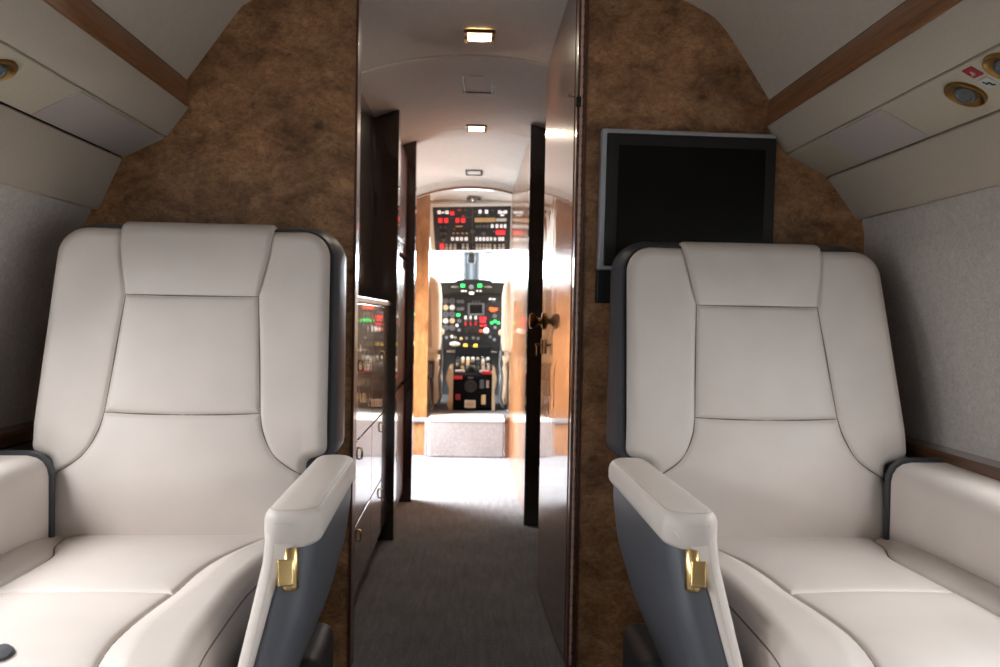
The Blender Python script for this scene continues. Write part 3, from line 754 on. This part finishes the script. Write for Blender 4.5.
# ------------------------------------------------------------------ cockpit
def ray(px, py): return _F+_R*(px-500)/FPX+_U*(333.5-py)/FPX
class Board:
    """a flat instrument board given by three of its points; puts fittings on it where the photograph shows them"""
    def __init__(s, p0, p1, p2):
        s.p = np.array(p0); a, b = np.array(p1)-s.p, np.array(p2)-s.p
        s.u = a/np.linalg.norm(a); n = np.cross(a, b); n /= np.linalg.norm(n); s.n = -n if n[1] > 0 else n
        s.v = np.cross(s.n, s.u); s.B = Matrix(((s.u[0], s.v[0], s.n[0]), (s.u[1], s.v[1], s.n[1]), (s.u[2], s.v[2], s.n[2])))
    def pt(s, px, py, h=0.0):
        d = ray(px, py); t = ((s.p-CAM) @ s.n)/(d @ s.n); return CAM+d*t+s.n*h
    def box(s, g, px, py, w, h, dep=0.006, r=0.0015, lift=0.0):
        c = s.pt(px, py); a = s.pt(px-w/2, py); b = s.pt(px+w/2, py); e = s.pt(px, py-h/2); f = s.pt(px, py+h/2)
        return g.rbox(tuple(c+s.n*(dep/2+lift)), (np.linalg.norm(b-a), np.linalg.norm(f-e), dep), r, 2, s.B)
    def disc(s, g, px, py, r, prof=None, n=20):
        c = s.pt(px, py); R = np.linalg.norm(s.pt(px+r, py)-c)
        prof = prof or [(0.0, 0.0), (1.0, 0.0), (1.0, 0.003), (0.9, 0.006), (0.82, 0.003), (0.0, 0.0025)]
        return g.lathe([(q*R, h) for q, h in prof], tuple(c), tuple(s.n), n)
KNOB = [(1.0, 0.0), (1.0, 0.010), (0.85, 0.016), (0.0, 0.017)]

# floor, step, shell
ZF = at(470, 418, 5.40)[2]
struct('floor.001', G().span(-0.95, 0.95, 5.40, 7.3, ZF-0.03, ZF-0.004, 0.0), 'carpet')
xs0, xs1 = at(429, 440, 5.36)[0], at(504, 440, 5.36)[0]
st = struct('step', G().span(xs0, xs1, 5.345, 5.62, 0.0, ZF, 0.012, 3), 'step_carpet')
st2 = obj('tread', G().span(xs0-0.004, xs1+0.004, 5.338, 5.62, ZF-0.02, ZF+0.003, 0.008, 3), 'white_plastic', st)
struct('trim_34', G().span(xs1+0.004, 0.262, 5.35, 5.44, 0.0, ZF+0.002, 0.003), 'jamb_wood')
struct('trim_35', G().span(xb0-0.01, xs0-0.008, 5.37, 5.42, 0.0, ZF-0.01, 0.003), 'step_carpet')
for s, nm in ((-1, 'wall_left.002'), (1, 'wall_right.003')):
    g = G(); g.span(s*0.88, s*0.93, 5.47, 7.15, ZF-0.03, 1.08, 0.0); g.span(s*0.88, s*0.93, 5.47, 6.15, 1.08, 1.7, 0.0); g.span(s*0.88, s*0.93, 6.85, 7.15, 1.08, 1.7, 0.0); g.span(s*0.88, s*0.93, 6.15, 6.85, 1.5, 1.75, 0.0)
    struct(nm, g, 'side_liner')
# cockpit ceiling: arched at the doorway, sloping down to the windscreen
A = []
for y, zt in ((5.42, 1.80), (5.62, 1.775), (5.78, 1.75), (6.3, 1.66), (6.8, 1.54), (7.06, 1.50)):
    A.append([(x, y, zt-0.18*x*x) for x in np.linspace(-0.95, 0.95, 25)])
struct('ceiling', G().grid(np.array(A)), 'vestibule_liner', fix=False)
# windscreen wall: header, sill, centre post, outer posts and two panes
YW = 7.05
xp0, xp1 = at(463, 268, YW)[0], at(480, 268, YW)[0]
zt_w = at(471, 252, YW)[2]
g = G(); g.span(-0.95, 0.95, YW-0.02, YW+0.05, zt_w, 1.62, 0.004); g.span(-0.95, 0.95, YW-0.02, YW+0.05, 0.2, 1.16, 0.004)
for s in (-1, 1): g.span(s*0.82, s*0.95, YW-0.02, YW+0.05, 1.1, 1.6, 0.004)
ws = struct('wall_front.002', g, 'post_paint')
g = G(); xm = (xp0+xp1)/2
g.span(xp0, xp0+0.022, YW-0.04, YW+0.04, 1.12, zt_w+0.01, 0.006); g.span(xp1-0.022, xp1, YW-0.04, YW+0.04, 1.12, zt_w+0.01, 0.006); g.span(xp0+0.016, xp1-0.016, YW-0.025, YW+0.03, 1.12, zt_w+0.01, 0.004)
g.span(xm-0.012, xm+0.012, YW-0.05, YW-0.02, 1.12, zt_w+0.01, 0.004)
struct('trim_36', g, 'post_paint')
wn += 1; struct(f'window_{wn}', G().span(-0.83, xp0+0.01, YW, YW+0.012, 1.14, zt_w+0.01, 0.0), 'window_glass')
wn += 1; struct(f'window_{wn}', G().span(xp1-0.01, 0.83, YW, YW+0.012, 1.14, zt_w+0.01, 0.0), 'window_glass')
# sun visor and standby compass
sv = obj('sun_visor', G().rbox((0.30, YW-0.08, zt_w+0.01), (0.40, 0.012, 0.06), 0.005, 2, Matrix.Rotation(0.5, 3, 'X')), 'grey_plastic'); tag(sv, 'grey sun visor folded above the right-hand windscreen', 'visor')
pc = at(471.5, 258, 6.9); cp = thing('standby_compass', 'small black compass hanging at top of the windscreen post', 'compass', tuple(pc))
obj('housing', G().rbox(tuple(pc), (0.066, 0.06, 0.085), 0.014, 3), 'black_plastic', cp)
obj('dial', G().rbox((pc[0], pc[1]-0.03, pc[2]-0.008), (0.042, 0.004, 0.03), 0.003, 2), 'black_panel', cp)
obj('bracket', G().span(pc[0]-0.012, pc[0]+0.012, pc[1]-0.01, YW-0.03, pc[2]+0.035, pc[2]+0.055, 0.004), 'grey_plastic', cp)

# ---- overhead panel
oy0, oy1 = 5.66, 5.96
a0, a1, a2 = at(434, 206.5, oy0), at(511, 205.5, oy0), at(436, 250.5, oy1)
B = Board(a0, a1, a2)
op = thing('overhead_panel', 'black cockpit overhead panel full of switches and red lights', 'control panel', tuple(B.pt(472.5, 228)))
g = G(); B.box(g, 472.5, 228.5, 77, 45, 0.012, 0.004, -0.012); obj('board', g, 'black_panel', op)
g = G(); B.box(g, 472.5, 204.3, 83, 3.5, 0.03, 0.006, -0.02); B.box(g, 431.5, 228, 4.5, 46, 0.03, 0.006, -0.02); B.box(g, 513, 228, 5, 46, 0.03, 0.006, -0.02); B.box(g, 472.5, 227, 88, 52, 0.05, 0.008, -0.075); obj('surround', g, 'white_plastic', op)
g = G(); B.box(g, 472.5, 212, 0.6, 12, 0.014, 0.0005); B.box(g, 454, 217.4, 36, 0.4, 0.014, 0.0002, -0.011); B.box(g, 472.5, 233, 0.6, 28, 0.003, 0.0005); B.box(g, 472.5, 241.5, 70, 0.4, 0.002, 0.0003); obj('divider', g, 'grey_plastic', op)
Z = lambda x, y: (420+x/10, 195+y/10)
for x, y, w, h in ((322, 178, 40, 36), (204, 250, 40, 42), (262, 250, 38, 42), (375, 250, 36, 40), (432, 250, 40, 40), (805, 370, 92, 42), (220, 510, 40, 58)):
    g = G(); B.box(g, *Z(x, y), w/10, h/10, 0.008); obj('warning_light', g, 'red_light', op)
for x, y, w, h in ((650, 245, 208, 42), (812, 245, 104, 30)):
    g = G(); B.box(g, *Z(x, y), w/10, h/10, 0.006); obj('placard', g, 'tan_paint' if w > 150 else 'white_plastic', op)
for x, y, w, h in ((192, 168, 32, 28), (270, 168, 32, 28), (230, 170, 26, 9), (600, 162, 30, 30), (665, 162, 30, 30), (795, 165, 30, 26), (855, 165, 30, 26), (826, 168, 30, 10), (822, 196, 34, 13), (325, 434, 28, 28), (372, 434, 28, 28), (415, 434, 28, 28), (462, 434, 30, 28),
                   (566, 435, 24, 30), (602, 435, 24, 30), (638, 435, 24, 30), (674, 435, 24, 30), (710, 435, 22, 28), (750, 436, 22, 26), (797, 435, 26, 30), (828, 435, 24, 30), (722, 306, 26, 28), (770, 306, 26, 30), (812, 306, 24, 28), (850, 306, 24, 30)):
    g = G(); B.box(g, *Z(x, y), w/10, h/10, 0.010); obj('switch', g, 'white_light', op)
for x, y in ((570, 306), (604, 306), (640, 306), (676, 306)):
    g = G(); B.box(g, *Z(x, y), 2.6, 3.2, 0.010); obj('switch', g, 'grey_plastic', op)
for x, y in ((266, 510), (307, 510), (350, 510), (432, 508), (474, 508), (570, 510), (602, 510), (636, 510), (668, 510), (700, 510), (748, 515), (794, 512), (832, 512)):
    g = G(); c = B.pt(*Z(x, y+8)); g.tube([tuple(c), tuple(c+B.n*0.03+B.v*0.012)], [0.009, 0.012], 8); B.box(g, *Z(x, y-14), 2.4, 1.6, 0.006); obj('toggle', g, 'white_plastic', op)
for x, y, r in ((235, 435, 2.0), (208, 312, 1.3), (256, 304, 1.2), (210, 370, 1.4), (256, 372, 1.4), (635, 372, 2.2), (740, 352, 1.3), (525, 355, 2.4), (532, 515, 1.0)):
    g = G(); B.disc(g, *Z(x, y), r, KNOB); obj('knob', g, 'grey_plastic', op)
for x, y, w, mat in ((395, 148, 36, 'orange_paint'), (455, 150, 22, 'grey_plastic'), (432, 205, 22, 'orange_paint'), (345, 340, 20, 'red_paint'), (390, 310, 70, 'tan_paint'), (335, 380, 22, 'tan_paint'), (378, 380, 22, 'tan_paint'), (425, 380, 22, 'tan_paint'), (465, 380, 22, 'tan_paint'), (590, 203, 22, 'grey_plastic'), (672, 203, 22, 'grey_plastic'), (728, 152, 26, 'grey_plastic'), (552, 165, 18, 'grey_plastic')):
    g = G(); B.box(g, *Z(x, y), w/10, 1.2, 0.005); obj('placard', g, mat, op)
# dome lamp in the cockpit ceiling
p = at(474, 200, 5.58); dl = thing('dome_lamp', 'small silver dome lamp above the overhead panel', 'light', tuple(p))
g = G(); g.lathe([(0.03, 0.012), (0.03, 0.0), (0.022, -0.014), (0.0, -0.018)], tuple(p), (0, 0, 1), 20); obj('housing', g, 'chrome', dl)
g = G(); g.rbox((p[0], p[1], p[2]+0.006), (0.10, 0.05, 0.012), 0.004); obj('base_plate', g, 'grey_plastic', dl)

# ---- instrument panel with its glareshield
IY = 6.78
c0 = at(440, 297, IY); B = Board(c0, at(505, 297, IY), at(440, 345, IY-0.05))
ip = thing('instrument_panel', 'black cockpit instrument panel with round gauges below the windscreen', 'control panel', (0.0, IY, 0.95))
zb = at(470, 350, IY)[2]
g = G(); g.span(-0.80, 0.80, IY+0.012, IY+0.18, zb, 1.16, 0.004); bd = obj('board', g, 'black_panel', ip)
Z = lambda x, y: (420+x/7.41, 255+y/7.41)
# glareshield hood
gy = 6.52
pts = [at(*Z(x, y), gy) for x, y in ((60, 212), (140, 203), (262, 200), (276, 186), (330, 182), (380, 180), (470, 182), (522, 188), (535, 201), (640, 205), (720, 216), (720, 290), (560, 282), (230, 284), (60, 300))]
g = G(); g.loft([[(p[0], gy+0.012, p[2]-0.004) for p in pts], [(p[0]*1.0, gy, p[2]) for p in pts], [(p[0]*1.06, IY+0.16, p[2]+0.012) for p in pts]]); hood = obj('glareshield', g, 'black_plastic', ip, sharp=30)
C = Board((0, gy, 1.2), (0.1, gy, 1.2), (0, gy, 1.1))
for x in (317, 443):
    g = G(); C.box(g, *Z(x, 227), 4.2, 3.2, 0.006, 0.002); obj('annunciator', g, 'green_light', hood)
for x, w in ((258, 52), (503, 56)):
    g = G(); C.disc(g, *Z(x, 237), 1.4, KNOB); C.box(g, *Z(x, 237), w/7.41, 1.6, 0.006, 0.004); obj('handle', g, 'chrome', hood)
g = G(); C.disc(g, *Z(380, 238), 2.4, KNOB); obj('knob', g, 'post_paint', hood)
for x, y, w, h in ((382, 282, 34, 18), (316, 267, 22, 9), (338, 267, 14, 9), (424, 266, 12, 9), (448, 267, 16, 10)):
    g = G(); C.box(g, *Z(x, y), w/7.41, h/7.41, 0.005, 0.001); obj('annunciator', g, 'white_light', hood)
# gauges
k = 0
for y in (342, 389, 440, 488, 540):
    for x in (190, 239):
        g = G(); B.disc(g, *Z(x, y), 3.0); ga = obj('gauge', g, 'grey_plastic', ip)
        g = G(); B.disc(g, *Z(x, y), 2.45, [(1.0, 0.003), (1.0, 0.0045), (0.0, 0.0045)]); obj('dial', g, 'nozzle_grey' if k % 4 in (0, 1) else 'tan_paint' if k % 3 else 'white_plastic', ga)
        g = G(); c = B.pt(*Z(x, y)); a = 0.7+1.3*k; d = (B.u*math.cos(a)+B.v*math.sin(a))*0.018
        g.tube([tuple(c+B.n*0.007-d*0.3), tuple(c+B.n*0.007+d)], 0.0022, 5); obj('needle', g, 'red_paint' if k % 3 == 0 else 'sign_ink', ga)
        k += 1
for x, y, r in ((285, 345, 1.9), (313, 345, 1.9), (285, 400, 1.9), (313, 398, 1.9), (290, 488, 2.2), (553, 452, 2.2), (415, 345, 1.0), (392, 345, 1.0), (440, 345, 1.0)):
    g = G(); B.disc(g, *Z(x, y), r); obj('gauge', g, 'grey_plastic', ip)
g = G(); B.box(g, *Z(415, 402), 16.5, 12.5, 0.012, 0.004); sc = obj('display', g, 'grey_plastic', ip)
g = G(); B.box(g, *Z(415, 402), 12.5, 8.8, 0.003, 0.001, 0.0115); obj('screen', g, 'screen_black', sc)
for x, y, w, h, mat in ((284, 445, 26, 20, 'green_light'), (532, 503, 20, 18, 'green_light'), (556, 492, 20, 18, 'green_light'), (581, 503, 20, 18, 'green_light'), (528, 400, 30, 22, 'orange_light'), (560, 402, 28, 18, 'orange_light'), (540, 414, 36, 12, 'orange_light'),
                        (452, 468, 24, 17, 'red_light'), (480, 468, 20, 17, 'red_light'), (465, 492, 40, 20, 'red_light'), (455, 524, 20, 12, 'red_light'), (482, 523, 18, 14, 'red_light'), (452, 562, 22, 18, 'orange_light'), (520, 326, 18, 14, 'white_light'), (547, 328, 24, 10, 'white_light'), (545, 345, 26, 6, 'grey_plastic')):
    g = G(); B.box(g, *Z(x, y), w/7.41, h/7.41, 0.006, 0.001); obj('indicator', g, mat, ip)
g = G(); c = B.pt(*Z(490, 563)); g.lathe([(0.026, 0.0), (0.026, 0.02), (0.018, 0.028), (0.0, 0.030)], tuple(c), tuple(B.n), 20); obj('lever_knob', g, 'white_plastic', ip)
for x in (338, 375, 412):
    g = G(); c = B.pt(*Z(x, 500)); e = B.pt(*Z(x, 470)); g.tube([tuple(c), tuple(e+B.n*0.05)], 0.005, 6); le = obj('lever', g, 'grey_plastic', ip)
    g = G(); g.rbox(tuple(e+B.n*0.055), (0.018, 0.024, 0.030), 0.006); obj('lever_knob', g, 'white_plastic', le)
    g = G(); B.box(g, *Z(x, 505), 1.8, 4.5, 0.004, 0.0008); obj('placard', g, 'red_paint', ip)
for x, y, w, h in ((340, 420, 20, 12), (340, 440, 20, 12), (490, 420, 16, 30), (380, 550, 46, 40), (420, 550, 22, 46), (340, 560, 22, 40), (225, 590, 60, 20), (545, 590, 60, 20)):
    g = G(); B.box(g, *Z(x, y), w/7.41, h/7.41, 0.016, 0.003); obj('module', g, 'black_plastic', ip)
for x, y, mat in ((197, 615, 'post_paint'), (237, 608, 'white_plastic'), (262, 615, 'chrome'), (305, 622, 'tan_paint'), (345, 620, 'grey_plastic'), (395, 618, 'grey_plastic'), (430, 622, 'grey_plastic'), (550, 630, 'post_paint'), (520, 610, 'grey_plastic'), (555, 540, 'post_paint'), (275, 525, 'white_plastic'), (290, 560, 'post_paint')):
    g = G(); c = B.pt(*Z(x, y)); g.tube([tuple(c), tuple(c+B.n*0.04)], [0.009, 0.013], 10); obj('control_knob', g, mat, ip)

# ---- centre pedestal
py0 = 5.86
P6 = lambda x, y: (420+x/5.336, 335+y/5.336)
zt0 = at(*P6(280, 216), py0)[2]; xl_, xr_ = at(*P6(176, 300), py0)[0], at(*P6(384, 300), py0)[0]
cpd = thing('centre_pedestal', 'dark centre pedestal between the pilot seats with throttle levers', 'control panel', ((xl_+xr_)/2, py0+0.4, ZF-0.004))
ztop = 0.70
prof = [(py0+0.02, ZF-0.004), (py0, ZF+0.02), (py0, zt0-0.012), (py0+0.012, zt0), (6.36, zt0+0.10), (6.42, ztop), (6.74, ztop+0.02), (6.74, ZF-0.004)]
g = G(); g.loft([[(xl_+0.004, y, z) for y, z in prof]]+[[(x, y, z) for y, z in prof] for x in (xl_, xr_)]+[[(xr_-0.004, y, z) for y, z in prof]]); obj('body', g, 'matte_black', cpd, sharp=25)
B = Board((0, py0, 0.4), (0.1, py0, 0.4), (0, py0, 0.3))
g = G(); B.disc(g, *P6(270, 272), 6.4, [(1.0, 0.0), (1.0, 0.004), (0.92, 0.008), (0.74, 0.008), (0.70, 0.003), (0.0, 0.003)], 28); kb = obj('dial_ring', g, 'black_panel', cpd)
g = G(); B.disc(g, *P6(270, 272), 4.2, [(1.0, 0.003), (1.0, 0.02), (0.8, 0.024), (0.0, 0.022)], 24); obj('knob', g, 'black_plastic', kb)
for x, y, w, h, mat, nm in ((267, 368, 58, 40, 'white_plastic', 'placard'), (267, 368, 44, 26, 'tan_paint', 'placard'), (339, 345, 22, 50, 'tan_paint', 'tag'), (202, 330, 26, 30, 'red_sign', 'placard'), (270, 228, 30, 10, 'nozzle_grey', 'placard'), (202, 226, 46, 18, 'red_paint', 'placard'), (330, 262, 22, 46, 'nozzle_grey', 'lever'), (361, 262, 16, 40, 'chrome', 'lever')):
    g = G(); B.box(g, *P6(x, y), w/5.336, h/5.336, 0.006 if w != 44 else 0.008, 0.001); obj(nm, g, mat, cpd)
T = Board((0, py0+0.012, zt0), (0.1, py0+0.012, zt0), (0, 6.36, zt0+0.10)); T.n = T.n if T.n[2] > 0 else -T.n
n_ = np.cross(T.u, np.array([0, 6.36-py0-0.012, 0.10])); n_ /= np.linalg.norm(n_); T.n = n_ if n_[2] > 0 else -n_; T.v = np.cross(T.n, T.u)
T.B = Matrix(((T.u[0], T.v[0], T.n[0]), (T.u[1], T.v[1], T.n[1]), (T.u[2], T.v[2], T.n[2])))
def onT(fx, fy, h=0.0): return np.array([xl_+(xr_-xl_)*fx, py0+0.012+0.488*fy, zt0+0.10*fy])+T.n*h
random.seed(9)
for j, fy in enumerate((0.32, 0.52, 0.70, 0.86)):
    for i in range(7):
        if j < 2 and i in (3,): continue
        g = G(); c = onT(0.09+i*0.137, fy)
        g.lathe([(0.013, 0.0), (0.013, 0.018), (0.009, 0.026), (0.0, 0.027)], tuple(c), tuple(T.n), 12)
        obj('control_knob', g, random.choice(['chrome', 'white_plastic', 'nozzle_grey', 'black_plastic', 'tan_paint']), cpd)
for fx, mat in ((0.17, 'white_plastic'), (0.80, 'white_plastic')):
    g = G(); g.rbox(tuple(onT(fx, 0.17, 0.008)), (0.075, 0.03, 0.016), 0.006, 2, T.B); obj('switch_block', g, mat, cpd)
g = G(); g.rbox(tuple(onT(0.86, 0.08, 0.012)), (0.075, 0.03, 0.022), 0.006, 2, T.B); obj('trim_lever', g, 'red_paint', cpd)
g = G(); g.lathe([(0.030, 0.0), (0.030, 0.035), (0.022, 0.046), (0.0, 0.048)], tuple(onT(0.46, 0.22)), tuple(T.n), 20); obj('knob', g, 'black_plastic', cpd)
# throttle quadrant
g = G(); g.span(xl_-0.07, xr_+0.05, 6.40, 6.44, 0.655, 0.672, 0.004); obj('shelf', g, 'chrome', cpd)
for (x, y, mat, w, h) in ((242, 62, 'yellow_paint', 24, 34), (296, 64, 'yellow_paint', 24, 34), (345, 78, 'red_sign', 26, 24), (210, 86, 'tan_paint', 20, 16)):
    c = at(*P6(x, y), 6.45); sc_ = 6.45/800/5.336
    g = G(); g.tube([(c[0], 6.50, ztop), (c[0], 6.46, c[2])], 0.006, 6); lv = obj('throttle_lever', g, 'chrome', cpd)
    g = G(); g.lathe([(0.0, -0.5), (0.62, -0.42), (0.95, -0.15), (1.0, 0.1), (0.8, 0.38), (0.4, 0.5), (0.0, 0.5)], (0, 0, 0), (0, 0, 1), 16)
    g.v = [(c[0]+p[0]*w*sc_/2, c[1]+p[1]*w*sc_/2, c[2]+p[2]*h*sc_) for p in g.v]; obj('lever_knob', g, mat, lv)
c = at(*P6(186, 48), 6.5); g = G(); g.lathe([(0.0, -0.5), (0.8, -0.4), (1, 0), (0.8, 0.4), (0, 0.5)], (0, 0, 0), (0, 1, 0), 24); g.v = [(c[0]+p[0]*0.042, c[1]+p[1]*0.03, c[2]+p[2]*0.019) for p in g.v]; obj('flap_handle', g, 'white_plastic', cpd)
# leather covered flanks of the pedestal
for s in (-1, 1):
    x0 = xl_ if s < 0 else xr_
    pr_ = [(0.0, ZF), (0.0, zt0+0.02), (0.014, zt0+0.05), (0.034, zt0+0.05), (0.055, zt0-0.02), (0.028, zt0-0.10), (0.040, zt0-0.20), (0.034, ZF)]
    g = G(); g.extrude([(x0+s*a*(1 if s < 0 else 0.6), z) for a, z in pr_], py0-0.012, 6.38); obj('side_pad', g, 'tan_leather', cpd, sharp=60)

# ---- pilot seats
def pilot_seat(s, lab):
    xi_ = 0.222; x0, x1 = xi_, 0.68; xc = s*(x0+x1)/2
    t = thing('pilot_seat', lab, 'seat', (xc, 6.1, ZF-0.004), 'pilot seats')
    def sb(x0, x1, y0, y1, z0, z1, r, seg=4): return G().span(min(s*x0, s*x1), max(s*x0, s*x1), y0, y1, z0, z1, r, seg)
    zt_ = 1.235
    g = G(); rings = []
    for z, ins in ((0.68, 0.03), (0.70, 0.008), (0.76, 0.0), (1.10, 0.0), (1.18, 0.012), (1.215, 0.035), (1.235, 0.07)):
        yy = 5.84-0.06*(z-0.7)
        rings.append([(s*x, y, z) for x, y in rrect(x0+ins, x1-ins, yy+ins*0.5, yy+0.15-ins*0.5, [0.045]*4, 6)])
    g.loft(rings); bk = obj('backrest', g, 'beige_leather', t)
    g = G(); g.extrude([(s*(x0+0.06), 0.72), (s*(x1-0.06), 0.72), (s*(x1-0.08), 1.15), (s*(x0+0.08), 1.15)], 5.80, 5.83); obj('back_panel', g, 'tan_leather', bk)
    obj('seat_cushion', sb(x0+0.02, x1-0.02, 5.90, 6.42, 0.60, 0.72, 0.04), 'beige_leather', t)
    ar = obj('armrest', sb(x0-0.012, x0+0.045, 5.90, 6.25, 0.80, 0.85, 0.02), 'tan_leather', t)
    g = G(); g.tube([(s*(x0+0.01), 5.93, 0.66), (s*(x0+0.01), 5.93, 0.82)], 0.016, 10); obj('arm_hinge', g, 'grey_plastic', ar)
    obj('frame', sb(x0+0.05, x1-0.05, 5.88, 6.38, 0.48, 0.60, 0.02), 'grey_plastic', t)
    g = G()
    for yy in (5.92, 6.32): g.tube([(s*(x0+0.07), yy, 0.27), (s*(x0+0.10), yy, 0.5)], 0.016, 8); g.tube([(s*(x1-0.07), yy, 0.27), (s*(x1-0.10), yy, 0.5)], 0.016, 8)
    for xx in (x0+0.06, x1-0.06): g.span(min(s*(xx-0.015), s*(xx+0.015)), max(s*(xx-0.015), s*(xx+0.015)), 5.75, 6.5, ZF-0.004, ZF+0.022, 0.004)
    obj('base', g, 'chrome', t)
    g = G(); g.tube([(s*(x0-0.004), 5.80, 0.70), (s*(x0-0.012), 5.79, 0.60), (s*(x0+0.006), 5.80, 0.50), (s*(x0-0.006), 5.82, 0.36), (s*(x0+0.02), 5.84, 0.285)], 0.011, 8); g.rbox((s*(x0-0.004), 5.80, 0.61), (0.03, 0.02, 0.05), 0.004)
    obj('harness_strap', g, 'grey_plastic', t)
    g = G(); g.tube([(s*(x0+0.0), 5.86, 0.62), (s*(x0-0.01), 5.88, 0.45), (s*(x0+0.01), 5.95, 0.30)], 0.009, 8); obj('adjuster', g, 'chrome', t)
    obj('side_cover', sb(x0+0.012, x0+0.05, 5.86, 6.35, 0.30, 0.62, 0.012), 'beige_leather', t)
pilot_seat(-1, 'tan leather pilot seat on the left of the cockpit pedestal')
pilot_seat(1, 'tan leather pilot seat on the right of the cockpit pedestal')
# nose outside keeps the view closed below the windscreen
# ------------------------------------------------------------------ light
def area(name, loc, size, power, color, dirv, spread=PI):
    l = bpy.data.lights.new(name, 'AREA'); l.shape = 'RECTANGLE'; l.size, l.size_y = size; l.energy = power; l.color = color; l.spread = spread
    o = bpy.data.objects.new(name, l); COL.objects.link(o); o.location = loc
    o.rotation_euler = Vector(dirv).to_track_quat('-Z', 'Y').to_euler(); return o
DAY = (0.98, 0.985, 1.0)
for s in (-1, 1):
    for w in WIN:
        area('window_daylight', (s*(hx(WZ)+0.22), w, WZ+0.28), (0.56, 0.40), WIN_POWER*(WIN_FIRST if w > 1 else 1)*(1.0 if s < 0 else RIGHT), DAY, (-s, 0, -TILT), math.radians(SPREAD))
area('entry_daylight', (-1.10, 4.70, 1.30), (0.95, 0.9), DOOR_POWER, (1.0, 0.99, 0.98), (1, 0.05, -0.9), math.radians(120))
area('windscreen_daylight', (0, 7.3, 1.42), (1.5, 0.5), SCREEN_POWER, (0.95, 0.98, 1.0), (0, -1, -0.25))
for s in (-1, 1): area('side_window_daylight', (s*1.0, 6.5, 1.30), (0.65, 0.4), SIDE_POWER, (0.96, 0.98, 1.0), (-s, -0.2, -0.3))
w = bpy.data.worlds.new('sky'); bpy.context.scene.world = w; w.use_nodes = True
bg = w.node_tree.nodes['Background']; bg.inputs['Color'].default_value = (0.86, 0.94, 1.0, 1); bg.inputs['Strength'].default_value = SKY
vs = bpy.context.scene.view_settings
vs.view_transform = 'Standard'; vs.look = 'None'; vs.exposure = 0.0; vs.gamma = 1.0; vs.use_curve_mapping = False
